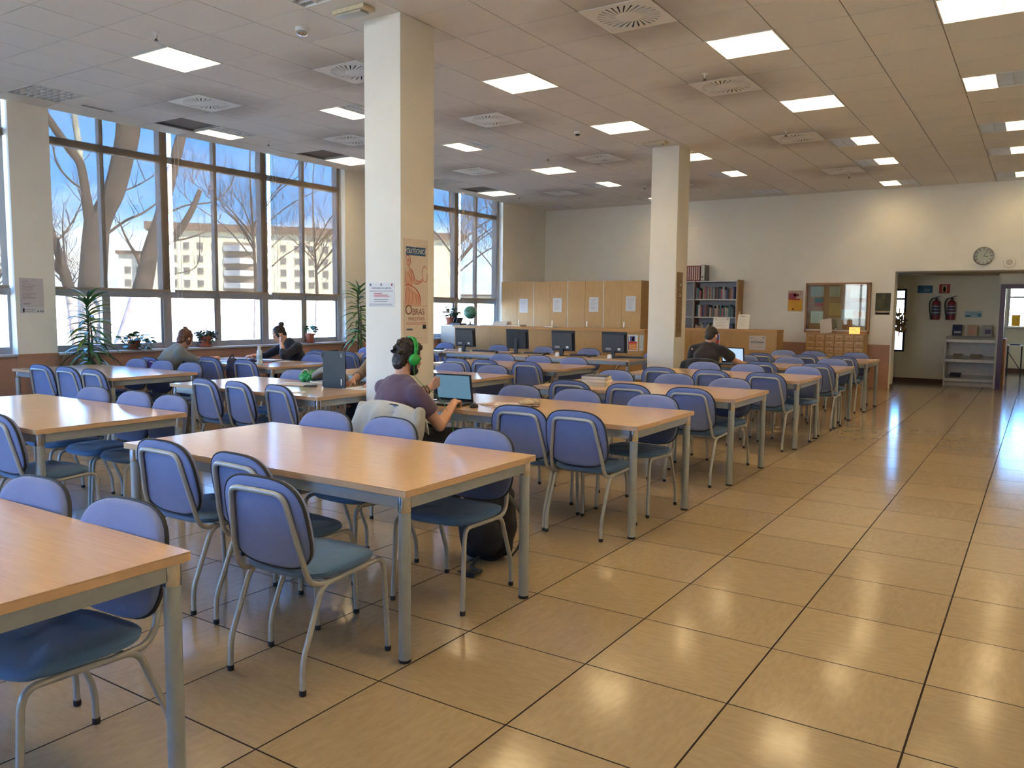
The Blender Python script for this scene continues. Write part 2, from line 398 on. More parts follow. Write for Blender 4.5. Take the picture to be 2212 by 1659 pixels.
# ---- floor: slab with vinyl tiles
floor = struct(part('floor', MB().box(-9.2, 5.2, -7.7, 22.0, -0.12, -0.0008), grout_mat, smooth=0), 'waxed beige floor of square streaked tiles')
def visible_area(corners):
    ps = [in_view(c) for c in corners]
    if any(p is None for p in ps): return 0.0
    cx = sum(p[0] for p in ps)/4; cyy = sum(p[1] for p in ps)/4
    if not (-60 < cx < 2272 and -60 < cyy < 1719): return 0.0
    a = 0
    for k in range(4):
        x0, y0, _ = ps[k]; x1, y1, _ = ps[(k+1) % 4]; a += x0*y1-x1*y0
    return abs(a)/2
cells = []
for i in range(-15, 9):
    for j in range(-13, 37):
        x0, y0 = i*0.6, j*0.6
        if x0 < -9.1 or (y0 > 14.0 and x0 < -3.2): continue
        a = visible_area([(x0, y0, 0), (x0+.6, y0, 0), (x0+.6, y0+.6, 0), (x0, y0+.6, 0)])
        if x0 < XL: a = 0
        cells.append((a, x0, y0))
cells.sort(reverse=True)
tile_me = MB().box(-.2963, .2963, -.2963, .2963, -.004, 0).mesh('floor_tile', 0, (floor_mat,))
rest = MB()
for k, (a, x0, y0) in enumerate(cells):
    if k < 300 and a > 0: link('tile', tile_me, floor, (x0+.3, y0+.3, 0))
    else: rest.box(x0+.0037, x0+.5963, y0+.0037, y0+.5963, -.004, 0)
o = part('tile_field', rest, floor_mat, floor, smooth=0); o['kind'] = 'stuff'

# ---- ceiling: slab, grid, panels
ceiling = struct(part('ceiling', MB().box(-9.2, 5.2, -7.7, 14.4, 3.97, 4.1), grid_mat, smooth=0), 'suspended ceiling of square off-white panels')
LIGHTS = {}   # (i, j): (lit left half, lit right half)
for key, st in {(-15, 1): (0, 0), (-11, 1): (1, 1), (-7, 0): (0, 0), (-3, 1): (1, 1), (0, 1): (1, 1),
                (-15, 5): (1, 0), (-11, 5): (1, 0), (-7, 5): (1, 1), (-3, 5): (1, 1), (0, 5): (1, 1),
                (-15, 9): (1, 1), (-11, 9): (1, 0), (-7, 9): (1, 1), (-3, 9): (1, 1), (0, 9): (1, 0),
                (-15, 13): (0, 0), (-11, 13): (1, 1), (-7, 13): (1, 1), (-3, 13): (0, 1), (0, 13): (0, 1),
                (-15, 16): (1, 1), (-11, 16): (0, 1), (-7, 16): (0, 1), (-3, 16): (0, 1), (0, 16): (0, 1),
                (-15, 20): (0, 0), (-11, 20): (0, 1), (-7, 20): (0, 0), (-3, 20): (1, 0), (0, 20): (0, 1),
                (-11, -3): (1, 1), (-7, -3): (1, 1), (-3, -3): (1, 1), (0, -3): (1, 1),
                (-7, -8): (1, 1), (-3, -8): (1, 1), (0, -8): (1, 1), (4, 5): (1, 1), (4, 13): (1, 1), (4, -3): (1, 1), (4, 1): (1, 1), (4, 9): (1, 1)}.items():
    LIGHTS[key] = st
DARK = [(-15, 4), (-15, 8), (-15, 15)]
bars = MB()
for i in range(-15, 8): bars.box(GX+.6*i-.012, GX+.6*i+.012, YF, YB, 3.828, 3.834)
for j in range(-14, 22): bars.box(XL, XR, GY+.6*j-.012, GY+.6*j+.012, 3.828, 3.834)
g = part('grid_runners', bars, grid_mat, ceiling, smooth=0); g['kind'] = 'stuff'
taken = set(LIGHTS) | set(DIFFUSERS)
pc = []
for i in range(-16, 8):
    for j in range(-15, 22):
        if (i, j) in taken: continue
        x0, x1 = max(GX+.6*i, XL-.02), min(GX+.6*(i+1), XR)
        y0, y1 = max(GY+.6*j, YF), min(GY+.6*(j+1), YB)
        if x1-x0 < .05 or y1-y0 < .05: continue
        a = visible_area([(x0, y0, CEIL_Z), (x1, y0, CEIL_Z), (x1, y1, CEIL_Z), (x0, y1, CEIL_Z)])
        pc.append((a, i, j, x0, x1, y0, y1))
pc.sort(reverse=True)
panel_me = MB().box(-.2955, .2955, -.2955, .2955, 0, .012).mesh('ceiling_panel', 0, (ceiling_mat,))
dark_me = MB().box(-.2955, .2955, -.2955, .2955, 0.03, .042).mesh('ceiling_panel_dark', 0, (plain('open_tile_dark', (0.22, 0.19, 0.16), 0.8),))  # recessed panel, coloured dark for the opening of a missing tile
rest = MB(); n = 0
for a, i, j, x0, x1, y0, y1 in pc:
    full = (x1-x0 > .599 and y1-y0 > .599)
    if (i, j) in DARK:
        link('open_tile_panel', dark_me, ceiling, (cellx(i), celly(j), CEIL_Z)); continue
    if full and a > 0 and n < 300:
        link('panel', panel_me, ceiling, (cellx(i), celly(j), CEIL_Z)); n += 1
    else: rest.box(x0+.0045, x1-.0045, y0+.0045, y1-.0045, CEIL_Z, CEIL_Z+.012)
o = part('panel_field', rest, ceiling_mat, ceiling, smooth=0); o['kind'] = 'stuff'

# ---- walls
SILL = 0.86
PIERS = [(-7.5, -7.2), (1.95, 2.42), (7.40, 7.95), (12.30, 14.2)]
BAYS = [(-7.2, 1.95), (2.42, 7.40), (7.95, 12.30)]
b = MB()
for y0, y1 in PIERS: b.box(-9.0, XL, y0, y1, 0, 3.97)
for y0, y1 in BAYS:
    b.box(-8.98, -8.73, y0, y1, 0, 0.84); b.box(-8.98, -8.73, y0, y1, 3.90, 3.97)
wall_left = struct(part('wall_left', b, paint_wall, smooth=0), 'window wall with plain cream piers')
for y0, y1 in PIERS[1:]:
    part('dado_panel', MB().box(XL, XL+.012, y0, y1, 0, .845), dado_mat, wall_left, smooth=0)
    part('dado_trim', MB().box(XL, XL+.02, y0-.0, y1+.0, .845, .865), dado_trim_mat, wall_left, smooth=0)
    part('dado_panel', MB().box(-8.73, XL+.012, y0-.012, y0, 0, .845), dado_mat, wall_left, smooth=0)
for y0, y1 in BAYS:
    part('dado_panel', MB().box(-8.73, -8.715, y0, y1-.013, 0, .83), dado_mat, wall_left, smooth=0)
    me = MB().box(-8.93, -8.67, y0+.003, y1-.003, .835, .865).mesh('sill', 0, (sill_mat,)); bevel_mesh(me, .006)
    link('sill', me, wall_left)
# back wall with the wide opening to the corridor
OX0, OX1, OZ = -0.90, 2.9, 2.25
b = MB(); b.box(-9.0, OX0, YB, YB+.36, 0, 3.97); b.box(OX1, XR+.2, YB, YB+.36, 0, 3.97); b.box(OX0, OX1, YB, YB+.36, OZ, 3.97)
wall_back = struct(part('wall_back', b, paint_wall, smooth=0), 'long cream end wall with a wide corridor opening')
part('dado_panel', MB().box(XL+.02, OX0-.03, YB-.012, YB, 0, .825), dado_mat, wall_back, smooth=0)
part('dado_trim', MB().box(XL+.02, OX0-.03, YB-.018, YB, .825, .845), dado_trim_mat, wall_back, smooth=0)
struct(part('wall_right', MB().box(XR, XR+.2, YF, YB, 0, 3.97), paint_wall, smooth=0), 'side wall beyond the aisle')
FX0, FX1 = -6.0, -1.8
struct(part('wall_front', MB().box(-9.0, FX0, YF-.2, YF, 0, 3.97).box(FX1, XR+.2, YF-.2, YF, 0, 3.97).box(FX0, FX1, YF-.2, YF, 0, .86).box(FX0, FX1, YF-.2, YF, 3.7, 3.97), paint_wall, smooth=0), 'end wall behind the first tables')
w6 = struct(bpy.data.objects.new('window_6', None), 'window band in the end wall behind the camera'); COL.objects.link(w6)
for k in range(7):
    x = FX0+(FX1-FX0)*k/6
    part('mullion', MB().box(x-.04, x+.04, YF-.14, YF-.06, .86, 3.7), alu_mat, w6, smooth=0)
    if k < 6: part('pane', MB().box(x+.04, x+.66, YF-.103, YF-.097, .86, 3.7), glass, w6, smooth=0)
# corridor behind the opening
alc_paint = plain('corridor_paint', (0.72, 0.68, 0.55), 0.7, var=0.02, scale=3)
b = MB()
AY = 16.1
b.box(-3.2, -1.14, AY, AY+.2, 0, 2.5); b.box(-.93, .84, AY, AY+.2, 0, 2.5); b.box(-1.14, -.93, AY, AY+.2, 0, .64); b.box(-1.14, -.93, AY, AY+.2, 1.97, 2.5)
b.box(-3.3, -3.2, YB+.36, AY+.2, 0, 2.5); b.box(.76, .84, 15.5, AY, 0, 2.5); b.box(.76, 2.9, 15.42, 15.5, 2.03, 2.5); b.box(2.05, 2.9, 15.42, 15.5, 0, 2.03); b.box(2.9, 3.0, YB+.36, 15.5, 0, 2.5)
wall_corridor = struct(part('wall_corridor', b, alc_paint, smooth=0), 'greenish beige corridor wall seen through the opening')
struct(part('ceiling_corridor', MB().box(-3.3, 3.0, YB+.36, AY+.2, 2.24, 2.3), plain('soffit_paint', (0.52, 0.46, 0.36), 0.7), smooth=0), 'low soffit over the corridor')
struct(part('baseboard_back', MB().box(-3.2, .76, AY-.015, AY, 0, .09).box(-.9, -.885, YB, YB+.36, 0, .08), plain('brown_skirting', (0.10, 0.045, 0.03), 0.5), smooth=0), 'dark brown skirting along the corridor wall')
# room seen through the purple framed doorway
b = MB(); b.box(-1.0, .74, 21.0, 21.2, 0, 2.6); b.box(.74, 2.6, 21.0, 21.2, 0, 1.1); b.box(.74, 2.6, 21.0, 21.2, 2.35, 2.6); b.box(2.6, 3.4, 21.0, 21.2, 0, 2.6)
b.box(-1.0, -.9, 16.3, 21.0, 0, 2.6); b.box(3.3, 3.4, 15.5, 21.0, 0, 2.6); b.box(-1.0, 3.4, 15.5, 21.2, 2.6, 2.7)
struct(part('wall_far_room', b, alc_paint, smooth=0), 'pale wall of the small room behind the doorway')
struct(part('baseboard_far_room', MB().box(-.9, 3.3, 20.985, 21.0, 0, .1), MATS['brown_skirting'], smooth=0), 'brown skirting of the small room')
purple = plain('purple_frame_paint', (0.085, 0.03, 0.055), 0.35)
d1 = struct(thing('door_1', 'dark purple door frame at the end of the corridor', 'door'))
del d1['category']
part('door_jamb', MB().box(.80, .885, 15.36, 15.5, 0, 1.95), purple, d1, smooth=0)
part('door_jamb', MB().box(2.0, 2.08, 15.36, 15.5, 0, 1.95), purple, d1, smooth=0)
part('door_head', MB().box(.80, 2.08, 15.36, 15.5, 1.95, 2.03), purple, d1, smooth=0)
leaf = part('door_leaf', MB().box(.886, .93, 15.52, 16.35, .01, .98), plain('door_wood', (0.40, 0.16, 0.04), 0.4), d1, smooth=0)
part('hinge', MB().box(.931, .938, 15.53, 15.58, .5, .56), chrome, leaf, smooth=0); part('hinge', MB().box(.931, .938, 15.53, 15.58, .2, .26), chrome, leaf, smooth=0)

# columns
def column(x0, x1, y0, y1, lab):
    me = MB().box(x0, x1, y0, y1, 0, 3.90).mesh('column', 0, (paint_col,)); bevel_mesh(me, .006)
    o = struct(link('column', me), lab)
    part('skirting', MB().box(x0-.008, x1+.008, y0-.008, y1+.008, 0, .09), MATS['brown_skirting'], o, smooth=0)
    return o
C1 = (-3.33, -2.935, 2.22, 2.655)
C2 = (-3.40, -2.985, 8.30, 8.74)
column(*C1, 'square cream column beside the man with green headphones')
column(*C2, 'square cream column in front of the service desk')

# ---- windows
WX = -8.86
def window(idx, y0, y1, mains, mids, lab):
    w = struct(bpy.data.objects.new('window_%d' % idx, None), lab); COL.objects.link(w)
    for y in mains: part('mullion', MB().box(WX-.06, WX+.055, y-.055, y+.055, .865, 3.90), alu_mat, w, smooth=0)
    for y in mids: part('mullion', MB().box(WX-.04, WX+.035, y-.026, y+.026, .865, 3.90), alu_mat, w, smooth=0)
    edges = sorted([y0] + [y for y in mains+mids if y0 < y < y1] + [y1])
    for k in range(len(edges)-1):
        a, c = edges[k], edges[k+1]
        a += .055 if edges[k] in mains else (.026 if edges[k] in mids else 0); c -= .055 if edges[k+1] in mains else (.026 if edges[k+1] in mids else 0)
        if c-a < .1: continue
        part('transom', MB().box(WX-.05, WX+.045, a, c, 3.43, 3.52), alu_mat, w, smooth=0)
        part('transom', MB().box(WX-.05, WX+.05, a, c, 1.57, 1.655), alu_mat, w, smooth=0)
        s = MB(); s.box(WX-.03, WX+.03, a, c, .866, .945); s.box(WX-.03, WX+.03, a, a+.03, .945, 1.57); s.box(WX-.03, WX+.03, c-.03, c, .945, 1.57)
        part('sash', s, alu_mat, w, smooth=0)
        for z0, z1 in ((.945, 1.57), (1.655, 3.43), (3.52, 3.90)):
            i2 = .03 if z1 < 1.6 else 0
            part('pane', MB().box(WX-.003, WX+.003, a+i2, c-i2, z0, z1), glass, w, smooth=0)
    return w
window(1, -7.2, 1.95, [-6.31, -4.59, -2.87, -1.15, .57], [-5.45, -3.73, -2.01, -.29, 1.43], 'window bay nearest the camera, hardly in view')
window(2, 2.42, 7.40, [4.01, 5.73, 7.36], [3.14, 4.86, 6.56], 'big window bay with aluminium mullions left of the first column')
window(3, 7.95, 12.30, [8.0, 9.0, 10.72, 12.26], [9.86, 11.46], 'tall window bay between the first column and the cabinets')
# corridor window and far room window
w4 = struct(bpy.data.objects.new('window_4', None), 'narrow dark framed window at the back of the corridor'); COL.objects.link(w4)
dkf = plain('dark_blue_frame', (0.012, 0.012, 0.03), 0.4)
fr = MB(); fr.box(-.965, -.93, AY-.01, AY+.08, .64, 1.97); fr.box(-1.14, -.965, AY-.01, AY+.08, 1.93, 1.97); fr.box(-1.14, -.965, AY-.01, AY+.08, .64, .68)
part('window_frame', fr, dkf, w4, smooth=0); part('window_bar', MB().box(-1.14, -.965, AY+.02, AY+.06, 1.74, 1.78), dkf, w4, smooth=0)
part('pane', MB().box(-1.14, -.965, AY+.035, AY+.041, .68, 1.93), glass, w4, smooth=0)
w5 = struct(bpy.data.objects.new('window_5', None), 'bright window of the small room behind the doorway'); COL.objects.link(w5)
fr = MB(); fr.box(.74, 2.6, 21.0, 21.08, 1.1, 1.16); fr.box(.74, .80, 21.0, 21.08, 1.16, 2.35); fr.box(1.6, 1.66, 21.0, 21.08, 1.16, 2.35); fr.box(.8, 2.6, 21.02, 21.06, 1.86, 1.9)
part('window_frame', fr, alu_mat, w5, smooth=0); part('pane', MB().box(.8, 2.6, 21.035, 21.041, 1.16, 2.35), glass, w5, smooth=0)

# ---- roller blinds
def blind(y0, y1, lab, chain=True, zb=1.66):
    t = thing('roller_blind', lab, 'blind', (-8.775, (y0+y1)/2, zb), 0, 'sunscreen roller blinds'); h = (y1-y0)/2
    part('fabric', MB().box(-.001, .001, -h, h, .02, 3.88-zb), screen_mat, t, smooth=0)
    part('bottom_bar', MB().box(-.012, .012, -h, h, -.012, .024), plain('blind_bar', (0.30, 0.25, 0.19), 0.5), t, smooth=0)
    part('roller_tube', MB().tube([(0, -h, 3.90-zb), (0, h, 3.90-zb)], .03, 10), white_paint, t)
    if chain:
        part('bead_chain', MB().tube([(.03, -h+.03, 3.86-zb), (.03, -h+.03, -.72), (.03, -h+.06, -.74), (.03, -h+.09, -.72), (.03, -h+.09, 3.86-zb)], .0022, 5), plain('bead_chain_white', (0.85, 0.85, 0.85), 0.4), t)
BL = ['grey sunscreen roller blind over the big trees, beside the pier', 'grey sunscreen roller blind in the middle of the big window', 'grey sunscreen roller blind of the big window nearest the first column']
blind(2.44, 4.05, BL[0], False); blind(4.12, 5.775, BL[1]); blind(5.845, 7.33, BL[2])
blind(7.98, 9.04, 'sunscreen roller blind hidden mostly behind the first column', False); blind(9.10, 10.76, 'sunscreen roller blind above the plant on the service desk'); blind(10.83, 12.18, 'sunscreen roller blind above the globe, beside the cabinets')
blind(.66, 1.92, 'sunscreen roller blind at the extreme edge beside the pier'); blind(-1.1, .55, 'sunscreen roller blind just outside the picture edge'); blind(-2.8, -1.2, 'sunscreen roller blind of the third unseen pane'); blind(-4.5, -2.9, 'sunscreen roller blind of the fourth unseen pane')

# ---- luminaires
tube_col = (1.0, 0.78, 0.46)
tube_on = emit('tube_lit', tube_col, TUBE_STRENGTH)
tube_off = plain('tube_unlit', (0.75, 0.75, 0.74), 0.3)
louv_mat = plain('louvre_aluminium', (0.80, 0.80, 0.80), 0.35, metal=0.0, var=0.02)
H = .285
fm = MB(); fm.box(-.297, -H, -.297, .297, -.004, .012); fm.box(H, .297, -.297, .297, -.004, .012); fm.box(-H, H, -.297, -H, -.004, .012); fm.box(-H, H, H, .297, -.004, .012)
L_frame = fm.mesh('light_frame', 0, (white_paint,))
hm = MB(); hm.box(-.293, .293, -.293, .293, .100, .104); hm.box(-.293, -.288, -.293, .293, .012, .1); hm.box(.288, .293, -.293, .293, .012, .1); hm.box(-.288, .288, -.293, -.288, .012, .1); hm.box(-.288, .288, .288, .293, .012, .1)
hm.box(-.0015, .0015, -.288, .288, .043, .1)  # partition added to keep lit tubes from brightening an unlit half
L_house = hm.mesh('light_housing', 0, (white_paint,))
cross_me = MB().box(-H, H, -.0012, .0012, .0, .042).mesh('louvre_blade', 0, (louv_mat,))
lb = MB()
for x in (-.1425, 0, .1425):
    lb.add([(x-.014, -H, .042), (x+.014, -H, .042), (x+.0015, -H, 0), (x-.0015, -H, 0), (x-.014, H, .042), (x+.014, H, .042), (x+.0015, H, 0), (x-.0015, H, 0)],
           [(0, 1, 2, 3), (7, 6, 5, 4), (0, 3, 7, 4), (1, 5, 6, 2), (3, 2, 6, 7), (0, 4, 5, 1)])
L_long = lb.mesh('louvre_reflectors', 0, (louv_mat,))
tub = MB().tube([(0, -.27, 0), (0, .27, 0)], .013, 8)
T_on = tub.mesh('tube_on', 40, (tube_on,)); T_off = tub.mesh('tube_off', 40, (tube_off,))
def row_word(j): return {0: 'first', 1: 'first', 5: 'second', 9: 'third', 13: 'fourth', 16: 'fifth', 20: 'last', -3: 'unseen front', -8: 'unseen rear'}[j]
def col_word(i): return {-15: 'beside the windows', -11: 'second from the windows', -7: 'third from the windows', -3: 'over the aisle tables', 0: 'over the aisle', 4: 'beyond the aisle'}[i]
def state_word(s): return {(1, 1): 'fully lit', (0, 0): 'unlit', (1, 0): 'half lit', (0, 1): 'half lit'}[s]
for (i, j), st in LIGHTS.items():
    t = thing('ceiling_light', '%s square louvred ceiling light, %s row, %s' % (state_word(st), row_word(j), col_word(i)), 'ceiling light', (cellx(i), celly(j), CEIL_Z), 0, 'square louvred ceiling lights')
    link('frame', L_frame, t); link('housing', L_house, t); link('reflectors', L_long, t)
    for k in range(7): link('louvre_blade', cross_me, t, (0, -.285+.57*(k+1)/8, 0))
    for k, x in enumerate((-.2137, -.0712, .0712, .2137)):
        link('lamp_tube', T_on if st[k//2] else T_off, t, (x, 0, .068))

# ---- swirl diffusers
sw_plate = MB(); 
def swirl():
    p = MB(); n = 28; S = .297
    # plate with radial slots: ring of wedges between slots, outer square rim, centre disc
    R0, R1 = .105, .255
    for k in range(n):
        a0 = 2*PI*(k+.16)/n; a1 = 2*PI*(k+.84)/n; sk = .32
        q = [(R0*math.cos(a0), R0*math.sin(a0)), (R1*math.cos(a0+sk), R1*math.sin(a0+sk)), (R1*math.cos(a1+sk), R1*math.sin(a1+sk)), (R0*math.cos(a1), R0*math.sin(a1))]
        p.prism(q, -.004, .0)
    p.lathe([(R0+.004, -.004), (R0+.004, 0)], 32)
    m4 = 48; o = len(p.v)
    inner = [(R1*.985*math.cos(2*PI*k/m4), R1*.985*math.sin(2*PI*k/m4)) for k in range(m4)]; outer = []
    for k in range(m4):
        c, s = math.cos(2*PI*k/m4), math.sin(2*PI*k/m4); f = S/max(abs(c), abs(s)); outer.append((c*f, s*f))
    p.rings([[Vector((x, y, -.004)) for x, y in inner], [Vector((x, y, -.004)) for x, y in outer], [Vector((x, y, .004)) for x, y in outer], [Vector((x, y, .004)) for x, y in inner], [Vector((x, y, -.004)) for x, y in inner]], False)
    return p
sw_me = swirl().mesh('diffuser_plate', 0, (white_paint,))
box_me = MB().box(-.29, .29, -.29, .29, .01, .012).mesh('diffuser_box', 0, (black_rub,))
hub_me = MB().lathe([(.02, -.008), (.10, -.006), (.109, -.004)], 28).mesh('diffuser_hub', 30, (white_paint,))
for i, j in DIFFUSERS:
    t = thing('air_diffuser', 'square swirl air diffuser, %s, %s row of diffusers' % ({-4: 'over the aisle tables', -9: 'over the middle tables', -13: 'near the windows'}[i], {3: 'first', 7: 'second', 12: 'third', 17: 'last'}[j]), 'air vent', (cellx(i), celly(j), CEIL_Z), random.uniform(-.03, .03), 'swirl air diffusers')
    link('plate', sw_me, t); link('plenum', box_me, t); link('hub', hub_me, t)
# ---- sprinklers, detectors, emergency lamps, slot grille
spr = MB().lathe([(.032, 0), (.034, -.006), (.014, -.008), (.010, -.02), (.008, -.045), (.010, -.05)], 12)
spr2 = MB().lathe([(.004, -.05), (.018, -.068), (.018, -.071)], 12).tube([(.009, 0, -.03), (.014, 0, -.05), (.004, 0, -.066)], .0025, 5).tube([(-.009, 0, -.03), (-.014, 0, -.05), (-.004, 0, -.066)], .0025, 5)
spr_me = spr.mesh('sprinkler_body', 35, (white_paint,)); spr_me2 = spr2.mesh('sprinkler_deflector', 35, (plain('sprinkler_brass', (0.22, 0.17, 0.12), 0.4, metal=0.6),))
for x, y, lab in ((-5.07, 1.48, 'over the table by the pier'), (-1.45, 5.09, 'beside the second aisle diffuser'), (-1.45, 8.13, 'beside the third aisle diffuser'), (-5.03, 8.07, 'over the computer desks'),
                  (-4.97, 11.56, 'beside the second column'), (-7.92, 5.10, 'close to the big window'), (-7.77, 11.52, 'close to the far window'), (-1.41, 12.06, 'near the end wall')):
    t = thing('sprinkler', 'small white ceiling sprinkler '+lab, 'sprinkler', (x, y, CEIL_Z), 0, 'ceiling sprinklers'); link('body', spr_me, t); link('deflector', spr_me2, t)
t = thing('smoke_detector', 'round white smoke detector beside the first column', 'detector', (-3.90, 2.07, CEIL_Z))
part('base', MB().lathe([(.055, 0), (.055, -.02), (.048, -.028)], 20), white_paint, t); part('sensor', MB().lathe([(.045, -.03), (.048, -.05), (.035, -.06), (.01, -.064)], 20), chrome, t)
t = thing('smoke_detector', 'small white detector over the middle tables', 'detector', (-3.82, 6.8, CEIL_Z))
part('base', MB().lathe([(.05, 0), (.05, -.02), (.04, -.03)], 18), white_paint, t); part('sensor', MB().lathe([(.03, -.03), (.03, -.045), (.02, -.05)], 16), black_pl, t)
for x, y, lab in ((-3.21, 1.98, 'in front of the first column'), (-3.21, 7.96, 'in front of the second column')):
    t = thing('emergency_lamp', 'cream emergency lamp on the ceiling '+lab, 'emergency light', (x, y, CEIL_Z), 0, 'emergency lamps')
    rbox('housing', (-.17, .17, -.07, .07, -.035, 0), .008, plain('emergency_cream', (0.62, 0.54, 0.36), 0.5), t); rbox('diffuser', (-.14, .12, -.05, .05, -.05, -.033), .008, plain('emergency_lens', (0.5, 0.48, 0.42), 0.3), t)
t = thing('slot_grille', 'narrow grey slot grille in the ceiling near the pier', 'air vent', (-8.15, 2.72, CEIL_Z))
part('frame', MB().box(-.04, .04, -.2, .2, -.006, 0), white_paint, t, smooth=0)
for k in range(3): part('slat', MB().box(-.025+.02*k, -.015+.02*k, -.185, .185, -.010, -.005), plain('grille_grey', (0.25, 0.25, 0.24), 0.5), t, smooth=0)
# corridor downlight
t = thing('downlight', 'round downlight in the corridor soffit', 'downlight', (-.61, 15.3, 2.24))
part('trim', MB().lathe([(.09, -.006), (.11, -.006), (.11, 0), (.09, 0)], 20), white_paint, t); part('lamp', MB().lathe([(.085, -.004), (.085, -.001)], 20), emit('downlight_glow', (1.0, .85, .6), 330.0), t)

# daylight portals in the window openings (sampling guides, they give no light of their own)
def portal(c, sx, sy, rot):
    l = bpy.data.lights.new('window_portal', 'AREA'); l.shape = 'RECTANGLE'; l.size = sx; l.size_y = sy; l.cycles.is_portal = True
    o = bpy.data.objects.new('window_portal', l); COL.objects.link(o); o.location = c; o.rotation_euler = rot
for y0, y1 in BAYS: portal((-8.99, (y0+y1)/2, 2.4), 3.1, y1-y0, (0, -PI/2, 0))
portal(((FX0+FX1)/2, YF-.19, 2.28), FX1-FX0, 2.85, (PI/2, 0, 0))
# ================================================================== TABLES
TZ = 0.735
def table_kit(L, Wd):
    k = {}
    me = MB().box(-L/2, L/2, -Wd/2, Wd/2, TZ-.003, TZ).mesh('tabletop', 0, (beech_top,)); k['top'] = me
    me = MB().box(-L/2, L/2, -Wd/2, Wd/2, TZ-.030, TZ-.003).mesh('edge_band', 0, (beech_edge,)); bevel_mesh(me, .002, 1); k['edge'] = me
    lx, ly = L/2-.04, Wd/2-.04
    k['railx'] = rail_me(2*lx-.05, 0); k['raily'] = rail_me(2*ly-.05, 1)
    k['l'] = (lx, ly)
    return k
def rail_me(n, ax):
    b = MB()
    if ax == 0: b.box(-n/2, n/2, -.015, .015, TZ-.085, TZ-.033)
    else: b.box(-.015, .015, -n/2, n/2, TZ-.085, TZ-.033)
    me = b.mesh('apron_rail', 0, (grey_paint,)); bevel_mesh(me, .004, 2); return me
leg_me = MB().lathe([(.0245, .012), (.0255, .014), (.0255, TZ-.098)], 18).mesh('table_leg', 40, (grey_paint,))
collar_me = MB().lathe([(.026, TZ-.100), (.028, TZ-.096), (.028, TZ-.032)], 18).mesh('leg_collar', 40, (chrome,))
foot_me = MB().lathe([(.024, 0), (.0262, .003), (.0262, .013)], 18).mesh('leg_foot', 40, (black_rub,))
KITS = {}
def table(x0, x1, yc, lab, Wd=1.0, group='beech study tables', cat='table'):
    L = round(x1-x0, 3)
    if (L, Wd) not in KITS: KITS[(L, Wd)] = table_kit(L, Wd)
    k = KITS[(L, Wd)]
    t = thing('study_table', lab, cat, ((x0+x1)/2, yc, 0), 0, group)
    top = link('tabletop', k['top'], t); link('edge_band', k['edge'], top)
    lx, ly = k['l']
    for s in (-1, 1):
        link('apron_rail', k['railx'], t, (0, s*ly, 0)); link('apron_rail', k['raily'], t, (s*lx, 0, 0))
        for q in (-1, 1):
            g = link('leg', leg_me, t, (s*lx, q*ly, 0)); link('collar', collar_me, g); link('foot', foot_me, g)
    return t
RX0, RX1 = -2.56, -0.59
MX0, MX1 = -5.35, -3.37
LX0, LX1 = -8.22, -6.25
R_ROWS = [-1.93, .05, 2.27, 4.21, 6.37, 8.33, 10.37]
R_NAMES = ['in the bottom corner, cut by the frame', 'in the foreground, empty, with three chairs along its near side', 'where the man with green headphones sits', 'with the stack of books',
           'fourth along the aisle, beyond the stacked books', 'where the man in the dark T-shirt sits', 'last along the aisle, before the card drawers']
for y, n in zip(R_ROWS, R_NAMES): table(RX0, RX1, y, 'beech study table '+n)
M_ROWS = [0.0, 2.2, 4.12, 6.08]
M_NAMES = ['at the picture edge, second from the windows, empty', 'with the upright black laptop, beside the first column', 'behind the open laptop of the headphones man', 'just in front of the computer desks']
for y, n in zip(M_ROWS, M_NAMES): table(MX0, MX1, y, 'beech study table '+n)
L_ROWS = [2.15, 4.17, 6.2]
L_NAMES = ['by the window beside the tall plant, empty', 'by the window shared by the two women', 'by the window behind the woman with the hair bun']
for y, n in zip(L_ROWS, L_NAMES): table(LX0, LX1, y, 'beech study table '+n)
D_Y = 8.35
for x0, x1, n in ((-9.0+.45, -7.03, 'nearest the windows'), (-7.0, -5.28, 'carrying the computer nearest the poster column'), (-5.25, -3.53, 'carrying the two computers nearest the second column')):
    table(x0, x1, D_Y, 'narrow beech computer desk '+n, .80, 'computer desks', 'desk')

# ================================================================== CHAIRS
def superell(a, b, n, p=3.0, top=1.0):
    out = []
    for k in range(n):
        t = 2*PI*k/n; c, s = math.cos(t), math.sin(t)
        x = a*math.copysign(abs(c)**(2/p), c); y = b*math.copysign(abs(s)**(2/p), s)
        out.append((x*(1+(top-1)*(y/b)), y))
    return out
def seat_mesh():
    b = MB(); base = superell(.218, .212, 32, 3.6, .96); rings = []
    for z, ins in ((.418, .05), (.420, .014), (.430, .003), (.446, 0), (.458, .006), (.466, .025), (.469, .07), (.467, .14)):
        rings.append([Vector((x*(1-ins/.21), .015+y*(1-ins/.21), z+(-.012*((y/.212)**2) if y < 0 and z > .45 else 0) - (.010 if y > .17 else 0)*(1 if z > .44 else .5))) for x, y in base])
    b.rings(rings); return b.mesh('chair_seat', 50, (blue_seat,))
BACK_T = math.radians(11)
def back_pt(x, z, d):      # z measured from the centre of the backrest, d = towards the sitter
    y = -.225 + d + .16*x*x
    return Vector((x, y*1.0 - math.sin(BACK_T)*z, .642 + math.cos(BACK_T)*z + d*math.sin(BACK_T)*.3))
def back_mesh():
    b = MB(); base = superell(.223, .186, 36, 3.2, .97); rings = []
    for d, s in ((-.017, .86), (-.0165, .95), (-.012, .985), (-.004, .995), (.004, .995), (.016, .985), (.024, .94), (.028, .82), (.027, .5)):
        rings.append([back_pt(x*s, y*s, d) for x, y in base])
    b.rings(rings); return b.mesh('chair_back', 50, (blue_back,))
